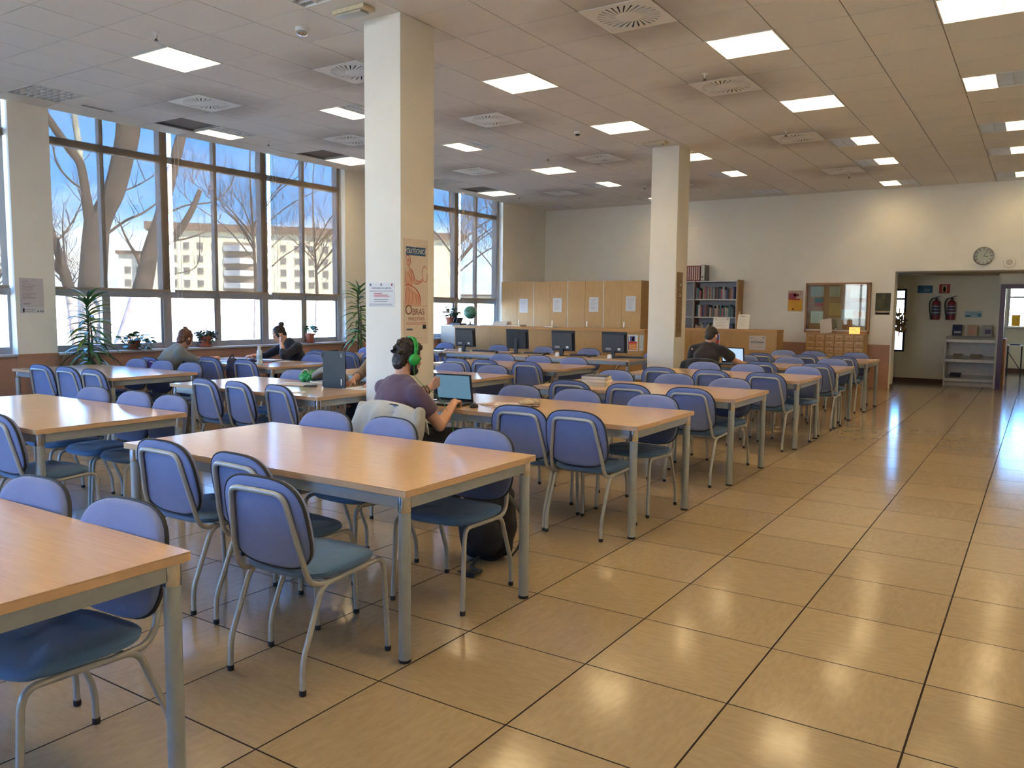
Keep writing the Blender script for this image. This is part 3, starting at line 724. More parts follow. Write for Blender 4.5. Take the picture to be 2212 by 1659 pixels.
def piping_mesh():
    b = MB(); pts = [back_pt(x, y, -.006) for x, y in superell(.2245, .1875, 36, 3.2, .97)]
    rings = []
    for k, p in enumerate(pts):
        c = back_pt(0, 0, -.006); rd = (p-c).normalized(); nn = Vector((0, 1, .2)).normalized()
        rings.append([p + rd*(.0045*math.cos(a)) + nn*(.0075*math.sin(a)) for a in (2*PI*q/6 for q in range(6))])
    rings.append(rings[0]); b.rings(rings, False); return b.mesh('chair_piping', 60, (black_rub,))
RT = .0115
def hoop_mesh():
    pts = []
    L = [(-.200, -.02, .404), (-.199, -.10, .402)] ; 
    side = [Vector(p) for p in L] + arc((-.198, -.13, .402), (-.196, -.185, .402), (-.192, -.205, .452), 5)
    top0 = back_pt(-.150, .095, -.028); tl = back_pt(-.142, .132, -.029); tr = back_pt(-.098, .134, -.0295)
    side += [back_pt(-.184, -.10, -.028)] + [top0] + arc(top0, tl, tr, 5)[1:]
    b = MB(); b.tube(side + [back_pt(0, .136, -.031)] + [Vector((-p.x, p.y, p.z)) for p in reversed(side)], RT, 8)
    return b.mesh('chair_hoop', 50, (chair_steel,))
def front_leg(s):
    pts = [(s*.207, .245, .012), (s*.206, .243, .08), (s*.203, .226, .36)] + arc((s*.203, .222, .38), (s*.202, .214, .418), (s*.202, .17, .416), 5) + [(s*.201, .06, .410)]
    return MB().tube(pts, RT, 8).mesh('chair_front_leg', 50, (chair_steel,))
def back_leg(s):
    pts = [(s*.203, -.245, .012), (s*.203, -.243, .095)] + arc((s*.203, -.242, .10), (s*.203, -.240, .13), (s*.2025, -.230, .16), 3) + [(s*.202, -.155, .345)] + arc((s*.202, -.150, .358), (s*.2015, -.130, .402), (s*.201, -.085, .402), 5) + [(s*.201, .06, .410)]
    return MB().tube(pts, RT, 8).mesh('chair_back_leg', 50, (chair_steel,))
def cap_me(): return MB().lathe([(.0125, 0), (.0138, .003), (.0138, .02), (.012, .022)], 10).mesh('foot_cap', 40, (black_rub,))
def brace_mesh(): return MB().tube([(-.2, .11, .409), (.2, .11, .409)], .009, 6).tube([(-.2, -.09, .402), (.2, -.09, .402)], .009, 6).mesh('chair_brace', 50, (chair_steel,))
CH = dict(seat=seat_mesh(), back=back_mesh(), pipe=piping_mesh(), hoop=hoop_mesh(), fl=[front_leg(-1), front_leg(1)], bl=[back_leg(-1), back_leg(1)], cap=cap_me(), brace=brace_mesh())
def chair(x, y, rz, lab, group='blue study chairs'):
    t = thing('study_chair', lab, 'chair', (x, y, 0), rz, group)
    link('seat', CH['seat'], t); bk = link('backrest', CH['back'], t); link('piping', CH['pipe'], bk); link('back_frame', CH['hoop'], t); link('seat_brace', CH['brace'], t)
    for k, s in enumerate((-1, 1)):
        g = link('leg', CH['fl'][k], t); link('foot_cap', CH['cap'], g, (s*.207, .245, 0))
        g = link('leg', CH['bl'][k], t); link('foot_cap', CH['cap'], g, (s*.203, -.245, 0))
    return t
# near = back to the camera (sitter faces +Y); far = facing the camera
def row(yc, xs, near, tabname, words, dy=0.0, jit=None):
    for k, x in enumerate(xs):
        if x is None: continue
        dj = jit[k] if jit else (0, 0)
        if near: y = yc - .345 + dy + dj[0]; rz = dj[1]
        else: y = yc + .345 + dy + dj[0]; rz = PI + dj[1]
        chair(x, y, rz, 'blue chair, %s side, table %s, %s' % ('near' if near else 'far', tabname, words[k]))
W3 = ['closest to the windows', 'in the middle', 'closest to the aisle']
TN = ['cut by the bottom corner', 'in the foreground', 'of the headphones man', 'with the stacked books', 'fourth along the aisle', 'of the dark T-shirt man', 'last along the aisle']
def rx(q, z, yplane): return q
row(R_ROWS[0], [-1.57, -.98], False, TN[0], ['only its top in view', 'its seat in view'], .0, [(-.04, .05), (-.05, .06)])
chair(-2.0, -.34, .0, 'blue chair pushed in at the foreground table, its back nearest the windows')
chair(-1.40, -.36, -.06, 'middle blue chair along the near side of the foreground table, partly covered by another')
chair(-.965, -.615, .03, 'most prominent blue chair, pulled out before the foreground table, seen from behind')
row(R_ROWS[1], [-2.17, -1.66, -.965], False, TN[1], ['closest to the windows', 'in the middle', 'its seat under the table by the backpack'], .01, [(0, .03), (.0, -.05), (-.04, .08)])
row(R_ROWS[2], [None, -1.40, -.955], True, TN[2], W3, -.04, [(0, 0), (.0, .03), (-.01, -.02)])
row(R_ROWS[2], [-2.16, -1.60, -.955], False, TN[2], W3, -.005, [(0, 0), (.0, .04), (-.01, -.03)])
row(R_ROWS[3], [-2.09, -1.50, -.93], True, TN[3], W3, -.05, [(0, .04), (0, .02), (0, -.02)])
row(R_ROWS[3], [-2.28, -1.60, -.98], False, TN[3], W3, .04, [(.09, 0), (.08, .03), (-.1, -.03)])
row(R_ROWS[4], [-2.10, -1.51, -.90], True, TN[4], W3, -.09, [(0, 0), (0.03, .03), (0, -.02)])
row(R_ROWS[4], [-2.02, -1.47, -.83], False, TN[4], W3, .0, [(0, .04), (-.03, 0), (.05, .02)])
row(R_ROWS[5], [None, -1.50, -.82], True, TN[5], W3, -.10, [(0, 0), (-.1, .03), (0, -.02)])
row(R_ROWS[5], [-2.12, -1.48, -.90], False, TN[5], W3, .0)
row(R_ROWS[6], [-2.12, -1.46, -.92], True, TN[6], W3, -.10)
row(R_ROWS[6], [-2.10, -1.62, -.97], False, TN[6], W3, .0)
MN = ['at the picture edge', 'with the upright laptop', 'behind the headphones man', 'before the computer desks']
row(M_ROWS[0], [-4.66, -4.12, -3.68], False, MN[0], W3, .0, [(0, .03), (0, 0), (.0, -.04)])
row(M_ROWS[0], [-3.62], True, MN[0], ['cut by the picture edge'], .0)
row(M_ROWS[1], [-4.66, -4.20, -3.68], True, MN[1], W3, -.01, [(0, -.12), (0, -.15), (0, -.18)])
row(M_ROWS[1], [-4.84], False, MN[1], ['beside the green bag'], .0)
row(M_ROWS[2], [-4.33, -3.72], False, MN[2], ['nearest the column', 'nearest the aisle'], .0)
row(M_ROWS[2], [-3.70, -4.3], True, MN[2], ['hidden by the laptop', 'hidden behind the column'], -.05)
row(M_ROWS[3], [-4.82, -4.36, -3.74], True, MN[3], W3, -.02)
row(M_ROWS[3], [-4.90, -4.30, -3.74], False, MN[3], W3, .0)
LN = ['beside the tall plant', 'of the two women', 'behind the hair bun']
row(L_ROWS[0], [-7.42, -6.89, -6.40], True, LN[0], W3, .0, [(0, .05), (0, .03), (0, 0)])
row(L_ROWS[0], [-7.53, -6.50, -7.02], False, LN[0], ['under the tall plant', 'nearest the middle tables', 'below the woman in grey'], .0)
row(L_ROWS[1], [-7.22, -6.52], True, LN[1], ['with a dark bag hung on it', 'nearest the white bottle'], -.08, [(0, .05), (0, 0)])
row(L_ROWS[1], [-6.75, -6.35], False, LN[1], ['right behind the woman with the bun', 'at its end'], .05)
row(L_ROWS[2], [-7.5, -6.9, -6.4], True, LN[2], W3, .0)
row(L_ROWS[2], [-7.6, -7.0, -6.45], False, LN[2], W3, .0)
for x, w in ((-7.75, 'farthest to the windows'), (-6.55, 'behind the first monitor'), (-5.62, 'between the first two monitors'), (-4.75, 'between the middle monitors'), (-3.55, 'half hidden by the second column')):
    chair(x, D_Y+.42, PI, 'blue chair at the computer desks, '+w, 'computer chairs')
# ================================================================== PEOPLE
def V(*a): return Vector(a)
def capsule(mb, pts, radii, side=None, n=14):
    pts = [Vector(p) for p in pts]; rs = [(r if isinstance(r, (tuple, list)) else (r, r)) for r in radii]
    t0 = (pts[0]-pts[1]).normalized(); t1 = (pts[-1]-pts[-2]).normalized()
    P = []; R = []
    for f, g in ((.95, .3), (.75, .66), (.45, .89)):
        q = min(rs[0]); P.append(pts[0]+t0*q*f); R.append((rs[0][0]*g, rs[0][1]*g))
    P += pts; R += rs
    for f, g in ((.45, .89), (.75, .66), (.95, .3)):
        q = min(rs[-1]); P.append(pts[-1]+t1*q*f); R.append((rs[-1][0]*g, rs[-1][1]*g))
    mb.tube(P, R, n, True, side)
def smooth_chain(pts, radii, k=3):
    P = [Vector(p) for p in pts]; R = [(r if isinstance(r, (tuple, list)) else (r, r)) for r in radii]; op = []; orr = []
    for i in range(len(P)-1):
        a, b_, c, d = P[max(i-1, 0)], P[i], P[i+1], P[min(i+2, len(P)-1)]
        for s in range(k):
            t = s/k; op.append(0.5*((2*b_)+(c-a)*t+(2*a-5*b_+4*c-d)*t*t+(3*b_-a-3*c+d)*t**3))
            orr.append((R[i][0]*(1-t)+R[i+1][0]*t, R[i][1]*(1-t)+R[i+1][1]*t))
    op.append(P[-1]); orr.append(R[-1])
    return op, orr
def remeshed(name, mb, voxel, mat, it=2, disp=None):
    me = mb.mesh(name+'_raw', 0); ob = bpy.data.objects.new('raw', me); COL.objects.link(ob)
    md = ob.modifiers.new('r', 'REMESH'); md.mode = 'VOXEL'; md.voxel_size = voxel
    dg = bpy.context.evaluated_depsgraph_get(); ev = ob.evaluated_get(dg)
    out = bpy.data.meshes.new_from_object(ev); bpy.data.objects.remove(ob); bpy.data.meshes.remove(me)
    bm = bmesh.new(); bm.from_mesh(out)
    for _ in range(it): bmesh.ops.smooth_vert(bm, verts=bm.verts, factor=.5, use_axis_x=True, use_axis_y=True, use_axis_z=True)
    if disp:
        bm.normal_update()
        for v in bm.verts: v.co += v.normal*disp(v.co)
    bm.to_mesh(out); bm.free(); out.name = name; out.materials.clear(); out.materials.append(mat)
    out.polygons.foreach_set('use_smooth', [True]*len(out.polygons)); out.update()
    return out
def hand(mb, W, d, nrm, s, curl=.9, thumb=.5):
    W = Vector(W); d = Vector(d).normalized(); s = Vector(s); s = (s-d*s.dot(d)).normalized(); nrm = d.cross(s)*(1 if d.cross(s).dot(Vector(nrm)) > 0 else -1)
    K = W+d*.088
    capsule(mb, [W-d*.01, W+d*.04, K], [(.026, .020), (.038, .018), (.041, .014)], s, 12)
    for i, L in enumerate((.072, .080, .074, .058)):
        p = K + s*(.030-.020*i) - d*(.004*abs(i-1)); dd = d.copy(); pts = [p-d*.015, p]; ax = d.cross(nrm)
        for f in (.45, .30, .25):
            dd = (Matrix.Rotation(curl/3*(1+.12*i), 3, ax) @ dd); p = p+dd*L*f; pts.append(p.copy())
        capsule(mb, pts, [.0095, .0095, .0088, .008, .0068], None, 8)
    p = W+d*.028+s*.026; t = (d*.75+s*(.75-thumb*.4)+nrm*(.15+thumb*.5)).normalized(); t2 = (t+d*.35+nrm*.2*thumb).normalized()
    capsule(mb, [p-t*.01, p+t*.035, p+t*.035+t2*.03], [.0135, .0115, .0085], None, 8)
def head_shapes(mb, c, M):
    def q(x, y, z): return c + M @ Vector((x, y, z))
    mb.ball(q(0, -.012, .025), (.074, .094, .088), 18, 12, M)
    mb.ball(q(0, .026, -.03), (.060, .066, .086), 16, 10, M)
    mb.ball(q(0, .056, -.090), (.034, .030, .028), 12, 8, M)
    mb.ball(q(0, .072, .022), (.050, .022, .012), 12, 8, M)
    capsule(mb, [q(0, .086, .008), q(0, .104, -.026)], [.010, .014], None, 8)
    mb.ball(q(0, .086, -.056), (.024, .013, .010), 10, 6, M)
    for s in (-1, 1): mb.ball(q(s*.076, -.004, -.012), (.010, .020, .032), 10, 8, M)
def head_basis(fwd, up=(0, 0, 1)):
    f = Vector(fwd).normalized(); u = Vector(up); r = f.cross(u).normalized(); u = r.cross(f)
    return Matrix((r, f, u)).transposed()
def person(lab, J, shirt_mat, trouser_mat, hair_fn, hair_mat, sleeve, voxel=.006, shoe_mat=None, extra=None):
    root = thing('person', lab, 'person', (J['pelvis'][0], J['pelvis'][1], 0)); M = Matrix.Translation(-Vector(root.location))
    g = {k: (Vector(v) if isinstance(v, (tuple, list)) else v) for k, v in J.items() if k not in ('lh', 'rh')}
    ax = (g['shR']-g['shL']).normalized(); body = MB()
    tor, tr = smooth_chain([g['pelvis'], g['waist'], g['chest'], (g['shL']+g['shR'])/2*.6+g['neck']*.4, g['neck']], [(.165, .115), (.145, .105), (.165, .115), (.125, .080), (.062, .060)])
    capsule(body, tor, tr, ax, 18)
    hm = head_basis(g['look'], g.get('up', Vector((0, 0, 1)))); hc = g['head']
    capsule(body, [g['neck']-(hc-g['neck']).normalized()*.03, g['neck']*.5+(hc+hm @ Vector((0, -.03, -.06)))*.5, hc+hm @ Vector((0, -.025, -.05))], [.062, .054, .055], ax, 12)
    head_shapes(body, hc, hm)
    for s in ('L', 'R'):
        sh, el, wr = g['sh'+s], g['el'+s], g['wr'+s]
        capsule(body, [sh, sh*.5+el*.5, el], [.056, .050, .041], None, 12); capsule(body, [el, el*.65+wr*.35, wr], [.041, .040, .026], None, 12)
        h = J[s.lower()+'h']; hand(body, wr, *h)
        hp, kn, an = g['hip'+s], g['kn'+s], g['an'+s]; fw = Vector((g['look'].x, g['look'].y, 0)).normalized() if 'foot' not in g else g['foot']
        capsule(body, [hp, hp*.5+kn*.5, kn], [.088, .078, .058], None, 12); capsule(body, [kn, kn*.65+an*.35, an], [.056, .056, .038], None, 12)
        capsule(body, [an-fw*.02-V(0, 0, .02), an+fw*.13-V(0, 0, .045)], [.036, .030], None, 10)
    link('body', remeshed('body', body, voxel, skin, 2), root, M=M)
    # garment
    sb = MB()
    tor2, tr2 = smooth_chain([g['pelvis']-V(0, 0, .03), g['waist'], g['chest'], (g['shL']+g['shR'])/2*.55+g['neck']*.45], [(.180, .130), (.165, .122), (.182, .130), (.135, .092)])
    capsule(sb, tor2, tr2, ax, 20); mid = (g['shL']+g['shR'])/2
    capsule(sb, [g['shL'], mid*.5+g['neck']*.5-V(0, 0, .02), g['shR']], [(.064, .064), (.078, .07), (.064, .064)], None, 14)
    for s in ('L', 'R'):
        sh = g['sh'+s]; nk = g['neck']; capsule(sb, [nk-V(0, 0, .035), nk*.5+sh*.5+V(0, 0, .0), sh+V(0, 0, -.01)], [.060, .066, .064], None, 12)
        ch = g['chest']; capsule(sb, [sh-V(0, 0, .02), sh*.55+ch*.45, ch*.8+sh*.2], [.060, .062, .062], None, 12)
    for s in ('L', 'R'):
        sh, el, wr = g['sh'+s], g['el'+s], g['wr'+s]
        if sleeve >= 1: capsule(sb, [sh, sh*.5+el*.5, el], [.066, .064, .056], None, 12); capsule(sb, [el, el*.5+wr*.5, el*(1-.92*min(1, sleeve-1+.001))+wr*.92*min(1, sleeve-1+.001) if sleeve > 1 else el*.9+wr*.1], [.056, .052, .040], None, 12)
        else: sb.tube([sh, sh*(1-sleeve*.5)+el*sleeve*.5, sh*(1-sleeve)+el*sleeve], [.068, .073, .074], 14)
    nv = Vector((random.uniform(0, 9), 3, 1))
    link('garment', remeshed('garment', sb, .008, shirt_mat, 22, lambda p: .008*noise.noise(p*9+nv)+.004*noise.noise(Vector((p.x*20, p.y*20, p.z*7))+nv)), root, M=M)
    tb = MB(); tb.ball(g['pelvis']-V(0, 0, .02), (.185, .15, .12), 16, 10)
    for s in ('L', 'R'):
        hp, kn, an = g['hip'+s], g['kn'+s], g['an'+s]
        capsule(tb, [hp, hp*.5+kn*.5, kn, kn*.6+an*.4, an+V(0, 0, .02)], [.100, .090, .074, .070, .056], None, 14)
    link('trousers', remeshed('trousers', tb, .010, trouser_mat, 3, lambda p: .006*noise.noise(p*14+nv)), root, M=M)
    for s in ('L', 'R'):
        an = g['an'+s]; fw = g['foot'] if 'foot' in g else Vector((g['look'].x, g['look'].y, 0)).normalized(); b = MB()
        capsule(b, [an-fw*.035-V(0, 0, .035), an+fw*.06-V(0, 0, .045), an+fw*.16-V(0, 0, .055)], [(.042, .042), (.046, .038), (.040, .028)], None, 12)
        link('shoe', remeshed('shoe', b, .009, shoe_mat or black_rub, 2), root, M=M)
    hb = MB(); hair_fn(hb, hc, hm)
    hobj = link('hair', remeshed('hair', hb, .0065, hair_mat, 1, lambda p: .006*noise.noise(p*55)+.004*noise.noise(p*120)), root, M=M)
    eb = MB()
    for s in (-1, 1): eb.ball(hc+hm @ Vector((s*.031, .083, .006)), .0085, 8, 6)
    part('eyes', eb, plain('eye_dark', (0.03, 0.02, 0.015), 0.2), root, 60, M=M)
    part('lips', MB().ball(hc+hm @ Vector((0, .094, -.056)), (.022, .007, .006), 10, 6, hm), plain('lips', (0.42, 0.15, 0.12), 0.5), root, 60, M=M)
    if extra: extra(root, M, hc, hm, g)
    return root
# ---- man with green headphones
rh = random.Random(5)
def hair_tousled(b, c, M):
    q = lambda x, y, z: c + M @ Vector((x, y, z))
    b.ball(q(0, -.020, .040), (.086, .098, .090), 18, 12, M); b.ball(q(0, -.060, -.035), (.066, .052, .075), 14, 10, M)
    b.ball(q(0, .045, .085), (.060, .045, .035), 12, 8, M)
    for k in range(60):
        a = rh.uniform(0, 2*PI); e_ = rh.uniform(-.3, 1.3); d = Vector((math.cos(a)*math.cos(e_), math.sin(a)*math.cos(e_)-.25, math.sin(e_))).normalized()
        if d.y > .45 and d.z < .6: continue
        p = Vector((d.x*.082, -.02+d.y*.096, .036+d.z*.09)); t = Vector((rh.uniform(-1, 1), rh.uniform(-1, 1), rh.uniform(-1, .4)))*.018
        capsule(b, [c+M @ p, c+M @ (p+d*.010+t*.5), c+M @ (p+d*.016+t)], [.010, .009, .005], None, 6)
def man1_extra(root, M, hc, hm, g):
    q = lambda x, y, z: hc + hm @ Vector((x, y, z))
    bb = MB(); bb.ball(q(0, .052, -.088), (.052, .046, .036), 14, 8, hm); bb.ball(q(.052, .028, -.055), (.014, .03, .045), 10, 8, hm); bb.ball(q(-.052, .028, -.055), (.014, .03, .045), 10, 8, hm); bb.ball(q(0, .092, -.044), (.03, .010, .007), 10, 6, hm)
    link('beard', remeshed('beard', bb, .006, hair_brown, 1, lambda p: .004*noise.noise(p*80)), root, M=M)
    wb = MB(); el, wr = g['elL'], g['wrL']; d = (wr-el).normalized()
    for k, f in enumerate((.84, .92)):
        c = el+(wr-el)*f; a = d.orthogonal().normalized(); b2 = d.cross(a); R = .036-.003*k
        wb.tube([c+(a*math.cos(t)+b2*math.sin(t))*R for t in (2*PI*i/14 for i in range(15))], .006-.002*k, 6, False)
    part('wristband', wb, plain('leather_band', (0.12, 0.04, 0.03), 0.6), root, 60, M=M)
purple_tee = fabric('mauve_tshirt', (0.125, 0.085, 0.130))
J1 = dict(pelvis=(-2.26, 1.40, .52), waist=(-2.275, 1.375, .67), chest=(-2.275, 1.40, .82), neck=(-2.265, 1.46, .962), head=(-2.255, 1.515, 1.118), look=(.30, .9, -.22), foot=(0, 1, 0),
          shL=(-2.47, 1.485, .892), shR=(-2.075, 1.375, .885), elL=(-2.55, 1.70, .745), elR=(-1.985, 1.535, .645), wrL=(-2.415, 1.965, .850), wrR=(-2.055, 1.80, .785),
          hipL=(-2.35, 1.44, .52), hipR=(-2.17, 1.44, .52), knL=(-2.38, 1.86, .53), knR=(-2.06, 1.84, .53), anL=(-2.38, 1.84, .11), anR=(-2.04, 1.80, .11),
          lh=((.12, .72, .42), (1, 0, .1), (0, -.5, .8), .9, .3), rh=((-.45, .85, -.06), (-.2, 0, -1), (-.8, -.45, 0), 1.5, .8))
man1 = person('man in a mauve T-shirt at a laptop, seen from behind, wearing green headphones', J1, purple_tee, plain('dark_trousers', (0.018, 0.018, 0.022), 0.85), hair_tousled, hair_brown, .62, .0055, extra=man1_extra)
# headphones
hp_ = thing('headphones', 'bright green over-ear headphones worn by the man at the laptop', 'headphones', tuple(J1['head'])); HM = head_basis(J1['look'])
green_pl = plain('green_plastic', (0.015, 0.36, 0.06), 0.25)
def hq(x, y, z): return HM @ Vector((x, y, z))
for off, r in ((.012, .0075), (-.014, .0075)):
    part('headband', MB().tube([hq(.101*math.cos(t), -.004+off*(.4+.6*math.sin(t)), .015+.128*math.sin(t)) for t in (PI*i/20 for i in range(21))], r, 8), green_pl, hp_, 60)
part('band_pad', MB().tube([hq(.098*math.cos(t), -.005, .018+.122*math.sin(t)) for t in (PI*(.22+.56*i/14) for i in range(15))], [(.004, .016)]*15, 8, True, hq(0, 0, 1)), plain('green_pad', (0.01, 0.22, 0.04), 0.6), hp_, 60)
for s in (-1, 1):
    c = hq(s*.098, -.004, -.014); b = MB(); rings = []
    for f, r in ((-.012, .040), (.0, .044), (.014, .040), (.022, .030), (.026, .012)):
        rings.append([c + hq(s*f, r*math.cos(a), r*math.sin(a)) for a in (2*PI*i/20 for i in range(20))])
    b.rings(rings); e1 = part('ear_cup', b, green_pl, hp_, 60)
    b = MB(); b.rings([[c+hq(s*f, r*math.cos(a), r*math.sin(a)) for a in (2*PI*i/18 for i in range(18))] for f, r in ((-.024, .030), (-.022, .038), (-.012, .039))]); part('ear_cushion', b, black_rub, e1, 60)
    part('slider', MB().tube([hq(s*.103, -.004, .02), hq(s*.104, -.004, .06)], .005, 6).ball(hq(s*.104, -.004, .055), .012, 10, 8), green_pl, hp_, 60)
cable = thing('headphone_cable', 'thin green headphone cable running down to the laptop', 'cable', (0, 0, 0))
pc_ = [Vector(J1['head'])+hq(.100, .0, -.055), Vector(J1['head'])+hq(.10, .05, -.15), V(-2.02, 1.62, .80), V(-2.0, 1.72, .56), V(-2.02, 1.74, .58), V(-2.035, 1.755, .70), V(-2.04, 1.764, .742), V(-2.075, 1.82, .742), V(-2.08, 1.90, .745)]
pp, _ = smooth_chain(pc_, [.002]*len(pc_), 5); part('cable', MB().tube(pp, .0022, 6), plain('green_cable', (0.12, 0.42, 0.10), 0.4), cable, 60)
chair(-2.10, 1.43, -.10, 'blue chair under the man with headphones, grey hoodie over its back')
# ---- grey hoodie on the chair back
def drape(name, lab, cat, mat, chair_loc, rz, half=.265, front=.20, backl=.34, seed=1, sleeves=True, top=.852):
    t = thing(name, lab, cat, (chair_loc[0], chair_loc[1], 0), rz); nu, nv2 = 30, 34; grid = []
    for i in range(nu+1):
        u = -1+2*i/nu; colm = []
        for j in range(nv2+1):
            w = j/nv2; Ltot = front+backl; s = w*Ltot
            if s < front: y = -.165+.03*(front-s); z = top-.03-(front-s)
            else: y = -.325-.06*(s-front); z = top-.03-(s-front)
            d = abs(s-front)
            if d < .09:
                k = d/.09; z = top-.03-d*k*.9+.028*(1-k*k); y = -.245+(.08 if s < front else -.08)*k
            x = u*half*(1+.10*(s-front)*(1 if s > front else -1)*2); z -= .055*abs(u)**3+.030*(u+1)*(0.5 if sleeves else 0)
            f = .016*math.sin(u*9+seed+3*w)+.022*noise.noise(Vector((u*3, w*4, seed)))+.010*noise.noise(Vector((u*9, w*8, seed+2)))
            y += (-f if s > front else f)*min(1, d/.08); x += .01*noise.noise(Vector((u*2, w*5, seed+4)))
            colm.append(Vector((x, y, z)))
        grid.append(colm)
    b = MB()
    outer = grid; th = .009
    idx = lambda i, j: i*(nv2+1)+j
    vs = [p for c in outer for p in c]; fs = [(idx(i, j), idx(i+1, j), idx(i+1, j+1), idx(i, j+1)) for i in range(nu) for j in range(nv2)]
    me = bpy.data.meshes.new(name); me.from_pydata(vs, [], fs); me.materials.append(mat); me.polygons.foreach_set('use_smooth', [True]*len(fs))
    o = link('cloth', me, t); md = o.modifiers.new('t', 'SOLIDIFY'); md.thickness = th; md.offset = 0
    if sleeves:
        for s in (-1, 1):
            sb = MB(); p0 = V(s*(half-.01), -.24, top-.06); capsule(sb, [p0, p0+V(s*.018, -.035, -.10), p0+V(s*.0, -.055, -.30), p0+V(-s*.03, -.065, -.40)], [(.030, .050), (.026, .050), (.022, .042), (.020, .038)], None, 12)
            link('sleeve', remeshed('sleeve', sb, .008, mat, 2, lambda p: .008*noise.noise(p*16+Vector((seed, 0, 0)))), t)
    return t
drape('hoodie', 'light grey hoodie hung over the chair of the man with headphones', 'jacket', fabric('grey_sweatshirt', (0.46, 0.45, 0.41)), (-2.10, 1.43), -.10, .285, .10, .42, 2)
# ---- man in the dark T-shirt
def hair_short(b, c, M):
    q = lambda x, y, z: c + M @ Vector((x, y, z))
    b.ball(q(0, -.020, .034), (.080, .092, .086), 18, 12, M); b.ball(q(0, -.062, -.030), (.060, .044, .062), 14, 10, M)
black_tee = fabric('black_tshirt', (0.032, 0.026, 0.026))
dx, dy = -2.20, 7.42
J2 = dict(pelvis=(dx, dy, .52), waist=(dx, dy, .68), chest=(dx+.01, dy+.06, .85), neck=(dx+.02, dy+.12, 1.005), head=(dx+.03, dy+.17, 1.135), look=(.12, .9, -.4), foot=(0, 1, 0),
          shL=(dx-.185, dy+.10, .955), shR=(dx+.205, dy+.10, .955), elL=(dx-.29, dy+.27, .77), elR=(dx+.33, dy+.28, .80), wrL=(dx-.14, dy+.50, .775), wrR=(dx+.33, dy+.53, .775),
          hipL=(dx-.09, dy+.04, .52), hipR=(dx+.09, dy+.04, .52), knL=(dx-.12, dy+.45, .53), knR=(dx+.12, dy+.45, .53), anL=(dx-.12, dy+.43, .11), anR=(dx+.12, dy+.43, .11),
          lh=((.5, .85, -.05), (0, 0, -1), (.8, -.4, 0), 1.0, .5), rh=((-.1, .9, -.05), (0, 0, -1), (-.9, -.1, 0), .8, .5))
person('man in a dark T-shirt seen from behind, typing beside the second column', J2, black_tee, MATS['dark_trousers'], hair_short, hair_brown, .72, .008)
chair(-2.20, 7.50, 0.04, 'blue chair under the man in the dark T-shirt, dark coat over it')
drape('dark_coat', 'black coat over the chair of the man in the dark T-shirt', 'jacket', fabric('black_coat', (0.022, 0.022, 0.026)), (-2.20, 7.50), 0.04, .25, .10, .30, 4, False)
# ---- woman in the grey jumper
def hair_up(b, c, M):
    q = lambda x, y, z: c + M @ Vector((x, y, z))
    b.ball(q(0, -.022, .030), (.084, .096, .090), 18, 12, M); b.ball(q(0, -.055, -.04), (.066, .05, .07), 14, 10, M)
    b.ball(q(-.02, -.05, .115), (.035, .035, .025), 10, 8, M)
    for s in (-1, 1): b.ball(q(s*.068, .01, -.03), (.018, .04, .06), 10, 8, M)
grey_knit = fabric('grey_jumper', (0.20, 0.205, 0.185))
dx, dy = -7.70, 3.18
J3 = dict(pelvis=(dx, dy-.04, .50), waist=(dx+.0, dy, .66), chest=(dx+.03, dy+.12, .81), neck=(dx+.06, dy+.22, .935), head=(dx+.09, dy+.28, 1.05), look=(-.05, .85, -.5), foot=(0, 1, 0),
          shL=(dx-.13, dy+.20, .875), shR=(dx+.22, dy+.10, .875), elL=(dx-.22, dy+.42, .765), elR=(dx+.27, dy+.34, .74), wrL=(dx-.05, dy+.60, .772), wrR=(dx+.22, dy+.57, .79),
          hipL=(dx-.09, dy+.0, .50), hipR=(dx+.09, dy+.0, .50), knL=(dx-.11, dy+.42, .52), knR=(dx+.11, dy+.42, .52), anL=(dx-.11, dy+.36, .11), anR=(dx+.11, dy+.36, .11),
          lh=((.5, .8, 0), (0, 0, -1), (.8, -.5, 0), .8, .5), rh=((-.2, .9, .1), (0, 0, -1), (-.9, -.1, 0), 1.3, .6))
person('woman in a grey jumper with reddish brown hair bent over the window table', J3, grey_knit, MATS['dark_trousers'], hair_up, hair_auburn, 1.6, .008)
chair(-7.70, 3.26, .0, 'blue chair under the woman in the grey jumper')
drape('purple_jacket', 'purple jacket hung over the chair of the woman in grey', 'jacket', fabric('purple_jacket', (0.085, 0.035, 0.22)), (-7.70, 3.26), 0, .24, .08, .28, 6, False, .80)
